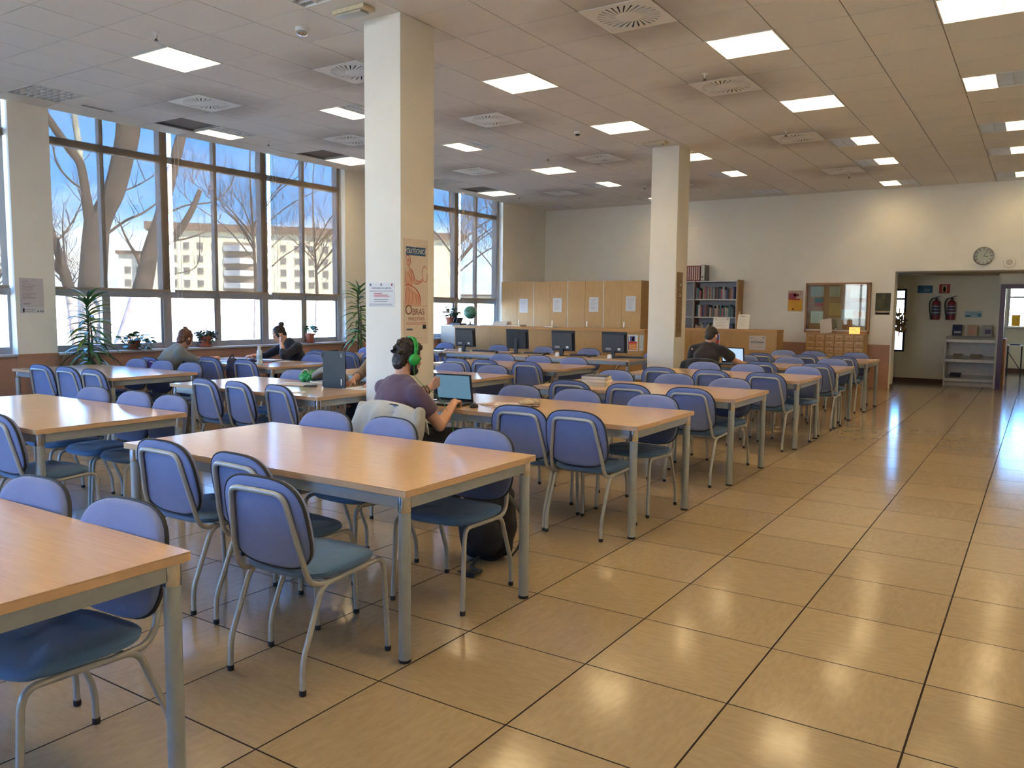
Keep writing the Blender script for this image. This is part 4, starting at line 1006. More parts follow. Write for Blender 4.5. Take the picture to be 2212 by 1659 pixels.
# ---- woman with the bun
def hair_bun(b, c, M):
    q = lambda x, y, z: c + M @ Vector((x, y, z))
    b.ball(q(0, -.020, .034), (.080, .094, .084), 18, 12, M); b.ball(q(0, -.055, -.02), (.06, .045, .06), 14, 10, M)
    b.ball(q(0, -.105, .095), (.042, .040, .038), 12, 10, M)
    for s in (-1, 1): b.ball(q(s*.066, .015, .0), (.016, .035, .05), 10, 8, M)
black_jmp = fabric('black_jumper', (0.022, 0.024, 0.034))
J4 = dict(pelvis=(-7.30, 5.12, .50), waist=(-7.32, 5.08, .66), chest=(-7.38, 5.00, .82), neck=(-7.47, 4.94, .955), head=(-7.53, 4.90, 1.075), look=(-.55, -.70, -.62), foot=(-.2, -1, 0),
          shL=(-7.24, 4.99, .905), shR=(-7.58, 5.05, .905), elL=(-7.20, 4.69, .785), elR=(-7.74, 4.84, .765), wrL=(-7.37, 4.80, .955), wrR=(-7.74, 4.60, .772),
          hipL=(-7.22, 5.08, .50), hipR=(-7.40, 5.08, .50), knL=(-7.24, 4.68, .52), knR=(-7.48, 4.68, .52), anL=(-7.24, 4.72, .11), anR=(-7.48, 4.72, .11),
          lh=((-.5, .2, .75), (-.5, .5, 0), (.5, -.4, .3), .9, .4), rh=((.1, -.9, 0), (0, 0, -1), (.9, .1, 0), 1.2, .6))
person('woman in black with a dark hair bun, head resting on her hand', J4, black_jmp, denim, hair_bun, hair_brown, 1.25, .008)
chair(-7.28, 5.06, PI-.1, 'blue chair under the woman with the hair bun')
# ---- reader half hidden by the column
def hair_mid(b, c, M):
    hair_short(b, c, M)
tan_top = fabric('tan_top', (0.30, 0.21, 0.12))
J5 = dict(pelvis=(-3.74, 3.16, .52), waist=(-3.74, 3.15, .68), chest=(-3.75, 3.08, .85), neck=(-3.75, 3.02, 1.0), head=(-3.74, 2.97, 1.13), look=(0, -.9, -.4), foot=(0, -1, 0),
          shL=(-3.56, 3.05, .99), shR=(-3.97, 3.05, .99), elL=(-3.52, 2.86, .79), elR=(-4.07, 2.92, .81), wrL=(-3.60, 2.64, .775), wrR=(-3.90, 2.64, .775),
          hipL=(-3.65, 3.10, .52), hipR=(-3.84, 3.10, .52), knL=(-3.63, 2.68, .53), knR=(-3.92, 2.66, .53), anL=(-3.62, 2.66, .11), anR=(-3.94, 2.60, .11),
          lh=((-.1, -.9, -.05), (0, 0, -1), (-.9, .1, 0), .8, .5), rh=((.4, -.85, -.05), (0, 0, -1), (.85, .4, 0), .9, .5))
person('reader in a tan top and jeans, mostly hidden behind the first column', J5, tan_top, denim, hair_mid, hair_brown, 1.0, .009)
chair(-3.74, 3.10, PI, 'blue chair behind the first column, under the reader in jeans')
# ================================================================== PRINTED SHEETS
def basis(normal, up=(0, 0, 1)):
    n = Vector(normal).normalized(); u = Vector(up); u = (u-n*u.dot(n)).normalized(); r = u.cross(n)
    return Matrix((r, u, n)).transposed()
COLR = {}
def ink_of(c):
    k = 'ink_%d_%d_%d' % c
    return plain(k, rgb(*c), 0.7, var=0.03)
def sheet(name, lab, cat, c, normal, w, h, base, blocks=(), texts=(), lines=(), th=.002, up=(0, 0, 1), parent=None, frame=None, group=None):
    """flat print: blocks (u0,v0,u1,v1,rgb) and text lines in units of the sheet (0..1 from the lower left corner)"""
    M = basis(normal, up).to_4x4(); M.translation = Vector(c)
    b = MB().box(-w/2, w/2, -h/2, h/2, 0, th)
    bm_t = base if not isinstance(base, tuple) else ink_of(base)
    o = part(name, b, bm_t, parent, 0, M=M)
    if lab: tag(o, lab, cat, group)
    P = lambda u, v: ((u-.5)*w, (v-.5)*h)
    byc = {}
    for u0, v0, u1, v1, cc in blocks:
        (x0, y0), (x1, y1) = P(u0, v0), P(u1, v1); byc.setdefault(cc, MB()).box(x0, x1, y0, y1, th, th+.0006)
    for u0, u1, v, hh, cc in lines:       # rows of small print
        x0, y0 = P(u0, v); x1, _ = P(u1, v); byc.setdefault(cc, MB()).box(x0, x1, y0-hh*h/2, y0+hh*h/2, th, th+.0009)
    for cc, mb in byc.items(): part('print', mb, ink_of(cc), o, 0)
    for s, u, v, size, cc, *al in texts:
        cu = bpy.data.curves.new('lettering', 'FONT'); cu.body = s; cu.size = size*h; cu.align_x = al[0] if al else 'CENTER'; cu.align_y = 'CENTER'; cu.extrude = .0003
        tmp = bpy.data.objects.new('tmp_text', cu); COL.objects.link(tmp); dg = bpy.context.evaluated_depsgraph_get(); me = bpy.data.meshes.new_from_object(tmp.evaluated_get(dg)); bpy.data.objects.remove(tmp)
        me.materials.clear(); me.materials.append(ink_of(cc)); t = bpy.data.objects.new('lettering', me); COL.objects.link(t); t.parent = o; x, y = P(u, v); t.location = (x, y, th+.0008)
        if len(al) > 1: t.scale = (al[1], 1, 1)
    return o
def rows(u0, u1, v0, v1, n, hh, c, seed=0):
    r_ = random.Random(seed); return [(u0, u0+(u1-u0)*r_.uniform(.6, 1), v1-(v1-v0)*k/max(1, n-1), hh, c) for k in range(n)]
GR = (110, 108, 108); DK = (50, 48, 52); RD = (185, 50, 50); BL = (45, 95, 150)
# ---- poster on the first column: POLITÉCNICA / OBRAS MAESTRAS
px_ = -2.934
po = sheet('poster', 'tall beige poster with a red sketched seated figure on the first column', 'poster', (px_, 2.41, 1.60), (1, 0, 0), .315, .88, (222, 212, 202),
    blocks=[(.10, .845, .90, .925, (62, 100, 142)), (.03, .365, .97, .368, (150, 90, 80)), (.12, .135, .36, .15, (95, 105, 125)), (.78, .145, .92, .185, (70, 70, 75)), (.82, .152, .88, .178, (190, 176, 160))],
    texts=[('POLITÉCNICA', .5, .884, .062, (230, 232, 235), 'CENTER', .83), ('O', .20, .325, .13, (120, 75, 75)), ('BRAS', .60, .308, .085, (120, 75, 75), 'CENTER', .95), ('MAESTRAS', .52, .243, .05, (165, 95, 85), 'CENTER', 1.02)],
    lines=[(.10, .92, .205, .006, (180, 110, 98)), (.10, .92, .192, .004, (180, 110, 98)), (.30, .80, .06, .004, (165, 150, 140))])
def ribbon(mb, pts, wd, w, h, th):
    P = [Vector(((u-.5)*w, (v-.5)*h, th)) for u, v in pts]
    pp, _ = smooth_chain(P, [.001]*len(P), 4); L = []; R = []
    for k, p in enumerate(pp):
        t = (pp[min(k+1, len(pp)-1)]-pp[max(k-1, 0)]).normalized(); n = Vector((-t.y, t.x, 0)); ww = wd*(.35+.65*math.sin(PI*(k+.5)/len(pp)))
        L.append(p+n*ww); R.append(p-n*ww)
    for k in range(len(pp)-1): mb.quad(L[k], R[k], R[k+1], L[k+1])
def fill(mb, pts, w, h, th):
    n = len(pts); mb.add([((u-.5)*w, (v-.5)*h, th) for u, v in pts], [tuple(range(n))])
w_, h_ = .315, .88
f = MB()
fill(f, [(.05, .60), (.12, .68), (.22, .72), (.32, .70), (.38, .62), (.36, .55), (.10, .53)], w_, h_, .0026)
fill(f, [(.04, .37), (.05, .52), (.18, .55), (.40, .52), (.62, .47), (.70, .37)], w_, h_, .0026)
fill(f, [(.34, .67), (.46, .615), (.62, .605), (.80, .635), (.82, .612), (.62, .575), (.40, .58)], w_, h_, .0026)
fill(f, [(.10, .76), (.12, .81), (.20, .825), (.26, .80), (.25, .755), (.18, .73)], w_, h_, .0026)
part('figure_wash', f, ink_of((218, 178, 160)), po, 0)
f = MB()
for pts, wd in (([(.06, .80), (.12, .835), (.22, .835), (.28, .80), (.25, .75), (.17, .73)], .004), ([(.10, .73), (.06, .66), (.05, .58)], .003), ([(.20, .73), (.32, .705), (.42, .65), (.40, .60)], .006), ([(.40, .645), (.52, .61), (.66, .605), (.82, .64)], .0035), ([(.38, .585), (.55, .575), (.70, .595), (.82, .61)], .0035),
                ([(.80, .62), (.76, .68), (.80, .735), (.90, .745), (.97, .72)], .004), ([(.80, .61), (.90, .60), (.96, .63), (.96, .69)], .004), ([(.05, .555), (.18, .57), (.34, .55), (.42, .53)], .005), ([(.40, .55), (.55, .51), (.66, .46), (.68, .38)], .008), ([(.30, .53), (.36, .46), (.33, .38)], .003), ([(.42, .51), (.50, .45), (.52, .38)], .003), ([(.12, .54), (.08, .46), (.10, .38)], .003),
                ([(.20, .54), (.22, .46), (.18, .39)], .003), ([(.52, .49), (.60, .44), (.61, .38)], .004), ([(.14, .69), (.22, .66), (.30, .60)], .003), ([(.13, .79), (.20, .80), (.25, .78)], .003), ([(.16, .755), (.22, .755)], .002), ([(.26, .70), (.33, .65), (.32, .58)], .004)):
    ribbon(f, pts, wd*.85, w_, h_, .0030)
part('figure_sketch', f, ink_of((186, 88, 82)), po, 0)
sheet('notice', 'library behaviour notice with red lines on the front of the first column', 'notice', (-3.145, 2.219, 1.572), (0, -1, 0), .285, .20, (222, 222, 222),
    blocks=[(.04, .88, .10, .97, (90, 105, 140)), (.47, .88, .51, .98, (60, 60, 80)), (.88, .88, .93, .97, (190, 70, 70))],
    texts=[('COMPORTAMIENTO EN LA BIBLIOTECA', .5, .78, .075, (70, 70, 110), 'CENTER', .82)], lines=[(.03, .95, .66, .022, GR), (.2, .52, .56, .025, RD), (.2, .75, .49, .025, RD), (.2, .82, .42, .025, RD), (.2, .78, .31, .02, GR), (.22, .72, .23, .02, GR), (.02, .95, .13, .012, GR), (.02, .90, .09, .012, GR), (.02, .97, .05, .012, GR)])
sheet('notice', 'long faded paper strip of marks on the side of the second column', 'notice', (-2.984, 8.46, 1.55), (1, 0, 0), .23, .95, (150, 128, 100),
    lines=[(.2, .2+.12*(1+k % 3), .92-.028*k, .010, (95, 82, 70)) for k in range(31)]+[(.55, .6+.1*(1+k % 3), .90-.028*k, .010, (95, 82, 70)) for k in range(30)], blocks=[(.55, .78, .75, .83, (215, 215, 215)), (.52, .62, .72, .67, (215, 215, 215))])
sheet('notice', 'grey typed notice on the cream pier beside the tall plant', 'notice', (-8.699, 2.137, 1.563), (1, 0, 0), .275, .42, (196, 190, 192),
    blocks=[(0, .0, 1, .18, (205, 205, 206)), (.10, .03, .17, .14, (105, 45, 70))], lines=[(.10, .34, .91, .014, GR)]+rows(.10, .7, .66, .84, 6, .010, (135, 130, 132), 1)+rows(.10, .7, .42, .58, 6, .010, (135, 130, 132), 2)+[(.12, .42, .27, .02, GR), (.2, .6, .11, .012, GR), (.2, .55, .06, .012, GR), (.70, .78, .06, .04, GR), (.83, .88, .06, .05, GR), (.92, .97, .06, .05, GR)])

# ================================================================== SERVICE DESK
cz = 1.13
t = thing('service_desk', 'long wooden service counter behind the computer desks', 'counter', (-6.25, 10.0, 0))
def rel(x, y, z): return (x+6.25, y-10.0, z)
part('worktop', MB().box(-2.05, 2.05, -.02, .42, cz-.045, cz), wood_counter, t, 0)
for k in range(5):
    x0 = -1.97+.80*k; part('front_panel', MB().box(x0+.002, x0+.798, 0.0, .025, .0, cz-.046), wood_counter_v, t, 0)
part('end_panel', MB().box(-2.04, -1.973, 0, .40, 0, cz-.046), plain('orange_edge', (0.42, 0.17, 0.03), 0.45), t, 0)
part('end_panel', MB().box(2.032, 2.05, 0, .40, 0, cz-.046), wood_counter_v, t, 0)
part('wing_panel', MB().box(-2.42, -2.045, .03, .38, 0, cz-.02), plain('pale_laminate', (0.55, 0.49, 0.38), 0.5), t, 0)
t = thing('service_desk', 'shorter wooden service counter section with the white notice, beyond the second column', 'counter', (-3.24, 11.3, 0))
part('worktop', MB().box(-.93, .93, -.02, .42, 1.10, 1.145), wood_counter, t, 0)
for x0, x1 in ((-.91, -.62), (-.62, .15), (.15, .91)): part('front_panel', MB().box(x0+.002, x1-.002, 0, .025, 0, 1.099), wood_counter_v, t, 0)
for s in (-1, 1): part('end_panel', MB().box(s*.92-.01, s*.92+.01, 0, .4, 0, 1.099), wood_counter_v, t, 0)
sheet('poster', 'small orange and blue poster on the counter front below the far cabinets', 'poster', (-4.418, 9.998, .90), (0, -1, 0), .19, .275, (226, 226, 222), blocks=[(.08, .05, .92, .45, (214, 130, 60)), (.08, .45, .92, .58, (196, 60, 45)), (.22, .58, .72, .92, (90, 85, 130)), (.42, .62, .62, .85, (190, 150, 120)), (.05, .05, .12, .95, (70, 90, 150))], lines=[(.15, .8, .34, .02, (235, 200, 150)), (.15, .75, .25, .02, (235, 200, 150)), (.15, .8, .16, .02, (235, 200, 150))])
sheet('notice', 'white sheet on the counter front beside the orange poster', 'notice', (-4.255, 9.998, .90), (0, -1, 0), .075, .27, (200, 200, 192), lines=rows(.1, .9, .2, .9, 9, .014, GR, 5))
sheet('notice', 'white notice with bold line on the short counter front', 'notice', (-2.647, 11.298, .915), (0, -1, 0), .29, .25, (190, 180, 168), lines=[(.1, .9, .56, .05, DK), (.12, .88, .44, .02, GR), (.5, .85, .22, .02, GR), (.05, .25, .84, .03, GR)], blocks=[(.84, .80, .89, .93, DK)])
sheet('poster', 'small blue and red poster behind the dark T-shirt man', 'poster', (-3.378, 11.298, .95), (0, -1, 0), .12, .195, (205, 200, 200), blocks=[(.1, .5, .9, .95, (70, 80, 150)), (.1, .08, .9, .5, (190, 70, 55))])
def easel(lab, x, y, z, w, h, tilt=.18, **k):
    o = sheet('table_sign', lab, 'sign', (x, y, z+h/2*math.cos(tilt)), (0, -math.cos(tilt), math.sin(tilt)), w, h, (208, 205, 196), **k)
    part('foot', MB().box(-w*.4, w*.4, -h/2, -h/2+.006, -.09, .0), plain('clear_acrylic', (0.7, 0.7, 0.7), 0.15), o, 0); return o
easel('landscape white sign standing on the short counter before the bookshelf', -3.352, 11.45, 1.146, .30, .20, lines=rows(.12, .9, .15, .85, 6, .03, (165, 160, 150), 7), blocks=[(.12, .8, .18, .92, GR), (.84, .8, .9, .92, GR)])
easel('upright white sign leaning at the end of the short counter', -2.95, 11.45, 1.146, .215, .27, .25, lines=[(.2, .6, .86, .03, GR)]+rows(.15, .8, .25, .65, 4, .015, (170, 165, 158), 8))
# things on the long counter
def book(name, lab, loc, rz, w, d, h, cover, group=None, pages=paper_warm, cat='book'):
    t = thing(name, lab, cat, loc, rz, group); c = plain('cover_%d' % (int(cover[0]*999)+int(cover[1]*7919)+int(cover[2]*104729)), cover, .5)
    b = MB(); b.box(-w/2, w/2, -d/2, d/2, 0, .003); b.box(-w/2, w/2, -d/2, d/2, h-.003, h); b.box(-w/2, -w/2+.004, -d/2, d/2, .003, h-.003)
    part('cover', b, c, t, 0); part('pages', MB().box(-w/2+.004, w/2-.004, -d/2+.004, d/2-.004, .003, h-.003), pages, t, 0)
    return t
for k, (hh, cl, lb) in enumerate(((.03, (.55, .55, .6), 'lowest pale book of the pile on the counter by the cabinets'), (.025, (.6, .65, .7), 'pale blue book in the pile on the counter by the cabinets'), (.028, (.7, .7, .7), 'top white book of the pile on the counter by the cabinets'))):
    book('book', lb, (-7.28, 10.2, cz+.001+[0, .0305, .056][k]), .1*k, .30, .21, hh, cl, 'books on the counter')
book('folder', 'flat brown folder on the counter beside the pale book pile', (-6.95, 10.18, cz+.001), .05, .32, .24, .03, (.30, .13, .04), cat='folder')
book('folder', 'thin grey folder near the globe on the counter', (-7.58, 10.2, cz+.001), .2, .30, .22, .012, (.35, .33, .32), cat='folder')
tag(part('paper_sheet', MB().box(-.10, .10, -.07, .07, 0, .012), paper, None, 0, loc=(-6.2, 10.2, cz+.001)), 'small white paper pad on the counter before the cabinets', 'paper')
t = thing('globe', 'green world globe on a dark stand, on the counter before the far window', 'globe', (-8.07, 10.22, cz))
part('base', MB().lathe([(.10, 0), (.10, .008), (.05, .02), (.014, .03), (.012, .08)], 20), plain('globe_stand', (0.05, 0.04, 0.035), 0.4), t)
gl = plain('globe_map', (0.07, 0.22, 0.17), 0.4, var=0.65, scale=9)
part('sphere', MB().ball((0, 0, .255), .13, 28, 18), gl, t, 60)
part('meridian', MB().tube([(.14*math.sin(a), 0, .255+.14*math.cos(a)) for a in (PI*(-.1+1.2*i/24) for i in range(25))], .005, 6).tube([(0, 0, .08), (0, 0, .116)], .006, 6), chrome, t, 60)
t = thing('desk_organizer', 'dark desk tray with upright folders on the counter beside the potted plant', 'tray', (-8.40, 10.22, cz))
part('tray', MB().box(-.10, .16, -.11, .11, 0, .035), dark_pl, t, 0); part('divider', MB().obox((-.02, 0, .09), (.02, 0, .055), (0, .09, 0), (.006, 0, -.002)), black_pl, t, 0); part('divider', MB().obox((.06, 0, .09), (.025, 0, .055), (0, .09, 0), (.006, 0, -.002)), dark_pl, t, 0)

# ================================================================== CABINETS
CW = .845
hd = MB().tube([(0, 0, 0), (0, -.03, 0), (0, -.03, -.10), (0, 0, -.10)], .005, 6).mesh('cabinet_handle', 50, (chrome,))
for k, w in enumerate(('at the window end', 'second from the window', 'third from the window', 'at the column end')):
    x0 = -8.63+CW*k; t = thing('cabinet', 'tall wooden two door cabinet, '+w+' of the row', 'cabinet', (x0+CW/2, 12.15, 0), 0, 'tall wooden cabinets')
    part('body', MB().box(-CW/2+.012, CW/2-.012, .02, .47, 0, 2.06), wood_cab, t, 0)
    part('edge_strip', MB().box(-CW/2, -CW/2+.012, .0, .47, 0, 2.06), white_paint, t, 0)
    for s in (-1, 1):
        x = (-CW/2+.014, -.002) if s < 0 else (.002, CW/2-.004)
        d = part('door', MB().box(x[0], x[1], 0, .019, .08, 2.055), wood_cab, t, 0)
        if s > 0: link('handle', hd, d, (-.03+CW/2*.25, 0, 1.22))
    c_ = (-8.036, -7.18, -6.31, -5.473)[k]; zc_ = (1.535, 1.555, 1.57, 1.593)[k]
    sheet('notice', 'white A4 notice on the cabinet door, %s' % ('nearest the window', 'second from the window', 'third from the window', 'nearest the column')[k], 'notice', (c_, 12.149, zc_), (0, -1, 0), .215, .30, (206, 208, 214), lines=rows(.15, .85, .15, .85, 9, .016, (130, 130, 140), 20+k), group='cabinet notices')

# ================================================================== BOOKSHELF
shelf_white = plain('shelf_white', (0.60, 0.60, 0.60), 0.45)
SY = 13.83
for x0, x1, lab in ((-4.77, -3.85, 'white steel bookshelf full of books with a wooden end panel'), (-5.68, -4.78, 'white steel bookshelf mostly hidden by the second column')):
    t = thing('bookshelf', lab, 'bookshelf', ((x0+x1)/2, SY, 0), 0, 'white bookshelves'); w = (x1-x0)/2
    part('back_panel', MB().box(-w, w, .29, .305, 0, 2.11), plain('shelf_back', (0.36, 0.37, 0.40), 0.6), t, 0)
    for s in (-1, 1): part('side_panel', MB().box(s*(w-.008)-.008, s*(w-.008)+.008, 0, .29, 0, 2.11), plain('shelf_brown_side', (0.20, 0.11, 0.08), 0.5) if s < 0 else shelf_white, t, 0)
    for z in (.10, .58, .95, 1.325, 1.70, 2.085): part('shelf', MB().box(-w+.017, w-.017, 0, .289, z-.012, z+.014), shelf_white, t, 0)
    if x1 > -4: part('end_panel', MB().box(w, w+.035, -.01, .305, 0, 2.115), plain('oak_end', (0.42, 0.22, 0.06), 0.45), t, 0)
tag(part('shelf_label', MB().box(0, .003, -.05, .05, 0, .13), paper_warm, None, 0, loc=(-3.814, 13.95, 1.33)), 'small cream card on the wooden end of the bookshelf', 'label')
rb = random.Random(21)
BC = [(.10, .12, .28), (.33, .33, .30), (.05, .05, .06), (.42, .38, .30), (.20, .24, .26), (.50, .48, .45), (.26, .12, .08), (.50, .30, .22), (.08, .16, .17), (.42, .12, .15), (.16, .16, .20), (.30, .33, .22)]
bk_me = {}
def spine_book(x, z, w, h, d, c, lab, lean=0.0):
    t = thing('book', lab, 'book', (x, SY+.02+d/2, z), 0, 'books on the white bookshelf'); t.rotation_euler = (0, lean, 0)
    part('cover', MB().box(-w/2, w/2, -d/2, -d/2+.004, 0, h).box(-w/2, -w/2+.002, -d/2, d/2, 0, h).box(w/2-.002, w/2, -d/2, d/2, 0, h), plain('spine_%d' % BC.index(c), c, .55, var=.15), t, 0)
    part('pages', MB().box(-w/2+.002, w/2-.002, -d/2+.004, d/2-.006, .003, h-.004), paper_warm, t, 0)
CN = ['navy', 'grey', 'black', 'beige', 'slate', 'pale', 'brown', 'salmon', 'dark teal', 'crimson', 'charcoal', 'olive']
for si, (z, hm_) in enumerate(((1.715, .27), (1.34, .26), (.965, .25))):
    x = -4.74; n = 0
    while x < -3.90:
        w = rb.uniform(.022, .045); h = hm_*rb.uniform(.68, 1.0); c = rb.choice(BC); n += 1
        if rb.random() < .06: x += .03
        if x+w > -3.89: break
        sh = ('top', 'middle', 'lower')[si]
        nth = ['first', 'second', 'third', 'fourth', 'fifth', 'sixth', 'seventh', 'eighth', 'ninth', 'tenth', 'eleventh', 'twelfth', 'thirteenth', 'fourteenth', 'fifteenth', 'sixteenth', 'seventeenth', 'eighteenth', 'nineteenth', 'twentieth', 'twenty-first', 'twenty-second', 'twenty-third', 'twenty-fourth', 'twenty-fifth', 'twenty-sixth', 'twenty-seventh', 'twenty-eighth', 'twenty-ninth', 'thirtieth', 'thirty-first', 'thirty-second'][n-1]
        spine_book(x+w/2, z, w, h, rb.uniform(.17, .22), c, '%s book, %s from the column end on the %s bookshelf row' % (CN[BC.index(c)], nth, sh)); x += w+.0012
t = thing('bottle', 'blue spray bottle with white cap among the books', 'bottle', (-4.70, SY+.06, 1.339)); t.location.y = SY-.0
bpy.data.objects.remove(t)
# box files on top
redf = plain('box_file_red', (0.30, 0.05, 0.04), 0.5); 
for k in range(7):
    t = thing('box_file', 'red box file with pale spine label, %s in the row on the bookshelf' % ('first', 'second', 'third', 'fourth', 'fifth', 'sixth', 'seventh')[k], 'box file', (-4.975+.048*k, SY+.15, 2.10), 0, 'red box files')
    part('case', MB().box(-.0225, .0225, -.14, .14, 0, .325), redf, t, 0); part('spine_label', MB().box(-.012, .012, -.142, -.1401, .02, .305), plain('label_pink', (0.62, 0.50, 0.44), 0.6), t, 0)
t = thing('box_file', 'thick grey lever arch file at the end of the red box files', 'box file', (-4.60, SY+.14, 2.10))
part('case', MB().box(-.04, .04, -.14, .14, 0, .335), plain('file_grey', (0.16, 0.15, 0.16), 0.5), t, 0); part('spine_label', MB().box(-.036, .036, -.1425, -.1401, .01, .325), plain('label_grey', (0.58, 0.56, 0.52), 0.6), t, 0)
part('finger_ring', MB().lathe([(.010, 0), (.016, 0), (.016, .003), (.010, .003)], 14), black_pl, t, loc=(0, -.1425, .08), rot=(PI/2, 0, 0))

# ================================================================== END WALL FITTINGS
t = thing('notice_board', 'glazed oak notice board full of papers above the card drawers', 'notice board', (-1.915, YB, 1.06))
oak = plain('board_oak', (0.38, 0.19, 0.07), 0.45); bw = .605
part('back_panel', MB().box(-bw, bw, -.02, 0, 0, .97), plain('cork', (0.36, 0.20, 0.09), 0.9, var=0.2, scale=60), t, 0)
for dims in ((-bw, -bw+.03, -.09, 0, 0, .97), (bw-.03, bw, -.09, 0, 0, .97), (-bw, bw, -.09, 0, .95, .985), (-bw, bw, -.09, 0, -.01, .03)): part('frame', MB().box(*dims), oak, t, 0)
part('sliding_track', MB().box(-bw+.03, bw-.03, -.085, -.03, .03, .06), plain('board_track', (0.55, 0.53, 0.50), 0.4), t, 0)
for s in (-1, 1): part('pane', MB().box(-bw+.03 if s < 0 else -.02, .02 if s < 0 else bw-.03, -.072-.006*s, -.068-.006*s, .05, .95), glass, t, 0)
part('lock', MB().lathe([(.012, 0), (.012, .02)], 12), chrome, t, loc=(0, -.075, .075), rot=(PI/2, 0, 0))
BP = [(-2.31, 1.87, .25, .20, (165, 170, 155)), (-2.27, 1.66, .16, .17, (70, 110, 100)), (-2.30, 1.36, .24, .24, (190, 210, 200)), (-1.98, 1.87, .20, .20, (165, 165, 140)), (-1.96, 1.52, .22, .24, (180, 150, 80)), (-1.54, 1.86, .30, .22, (190, 195, 185)), (-1.53, 1.57, .30, .19, (175, 165, 150)), (-1.95, 1.24, .28, .22, (175, 165, 145)), (-1.50, 1.24, .24, .26, (170, 165, 150)), (-1.72, 1.42, .22, .20, (185, 205, 195))]
for k, (x, z, w, h, c) in enumerate(BP):
    bl = [(.0, .0, 1, .45, (170, 75, 60))] if k == 1 else ([(.72, .1, .95, .5, (110, 70, 90))] if k == 6 else [])
    sheet('notice', 'paper behind the board glass, %s' % ['upper corner by the poster', 'small green and red card', 'greenish sheet low near the poster', 'upper middle grey sheet', 'yellow sheet in the middle', 'wide sheet at the upper end', 'lined sheet with a small photo', 'low middle sheet', 'low sheet by the dark poster', 'pale green sheet overlapping the middle'][k], 'notice', (x, YB-.0205-.0012*k, z), (0, -1, 0), w, h, c, blocks=bl, lines=rows(.12, .88, .15, .85, 6, .02, tuple(int(q*.8) for q in c), 40+k), th=.001, group='papers in the notice board')
# card drawers
t = thing('card_catalogue', 'oak card catalogue with small drawers under the notice board', 'drawer cabinet', (-1.858, 13.7, 0)); hw = .535
part('carcass', MB().box(-hw, hw, .02, .43, .30, 1.035), wood_drawer, t, 0); part('top', MB().box(-hw-.01, hw+.01, 0, .43, 1.035, 1.05), wood_drawer, t, 0)
for s in (-1, 1):
    for y in (.05, .40): part('leg', MB().box(s*(hw-.03)-.025, s*(hw-.03)+.025, y-.025, y+.025, 0, .30), wood_drawer, t, 0)
dw = 2*hw/6; dh = .122
dm = MB().box(-dw/2+.004, dw/2-.004, -.006, .02, -dh/2+.004, dh/2-.004).mesh('card_drawer', 0, (wood_drawer,)); bevel_mesh(dm, .003, 1)
km = MB().ball((0, -.016, 0), .009, 8, 6).mesh('drawer_knob', 60, (plain('brass_dark', (0.12, 0.08, 0.04), 0.4, metal=.5),)); lm = MB().box(-dw*.3, dw*.3, -.009, -.006, .02, .043).mesh('card_label', 0, (plain('card_label', (0.62, 0.48, 0.28), 0.6),))
for r_ in range(6):
    for c_ in range(6):
        d = link('drawer', dm, t, (-hw+dw*(c_+.5), .0, 1.03-dh*(r_+.5))); link('knob', km, d, (0, 0, -.012)); link('label_holder', lm, d)
o = sheet('leaflet_stand', 'white leaflet stand on top of the card drawers', 'stand', (-2.06, 13.86, 1.19), (0, -.97, .24), .215, .285, (200, 188, 176), up=(-.12, 0, 1)); part('foot', MB().box(-.09, .09, -.138, -.132, -.08, 0), MATS['clear_acrylic'], o, 0)
o = tag(part('display_box', MB().box(-.09, .09, -.05, .05, 0, .125), emit('yellow_sign_shine', (1.0, .58, .14), .8), None, 0, loc=(-1.525, 13.85, 1.051)), 'small yellow box on the card drawers, flash reflection put in as glow', 'box')  # no lamp: emission imitates the flash reflection on the yellow box
part('print', MB().obox((-.02, -.051, .085), (.035, 0, .018), (0, .0006, 0), (.002, 0, -.003)).obox((.03, -.051, .06), (.03, 0, -.025), (0, .0006, 0), (.002, 0, .003)), ink_of((225, 200, 150)), o, 0)
sheet('poster', 'red and yellow poster left of the notice board', 'poster', (-2.737, YB-.001, 1.685), (0, -1, 0), .30, .42, (190, 168, 150), blocks=[(.04, .02, .96, .56, (222, 165, 55)), (.04, .54, .80, .60, (190, 60, 55)), (.04, .60, .55, .88, (150, 70, 85)), (.35, .72, .72, .84, (130, 50, 60)), (.30, .06, .42, .14, (120, 80, 40))], texts=[('?', .83, .84, .16, (70, 60, 60)), ('RECICLA', .35, .92, .06, (120, 60, 70))], lines=rows(.15, .75, .25, .48, 4, .012, (190, 130, 50), 3))
sheet('poster', 'dark green poster right of the notice board', 'poster', (-1.091, YB-.001, 1.63), (0, -1, 0), .27, .42, (78, 76, 52), blocks=[(0, 0, 1, .19, (175, 160, 138)), (.05, .03, .95, .11, (82, 78, 80)), (.45, .75, .62, .97, (100, 98, 55)), (.62, .35, .95, .9, (66, 66, 46))], lines=rows(.12, .6, .35, .7, 6, .012, (125, 120, 80), 4))
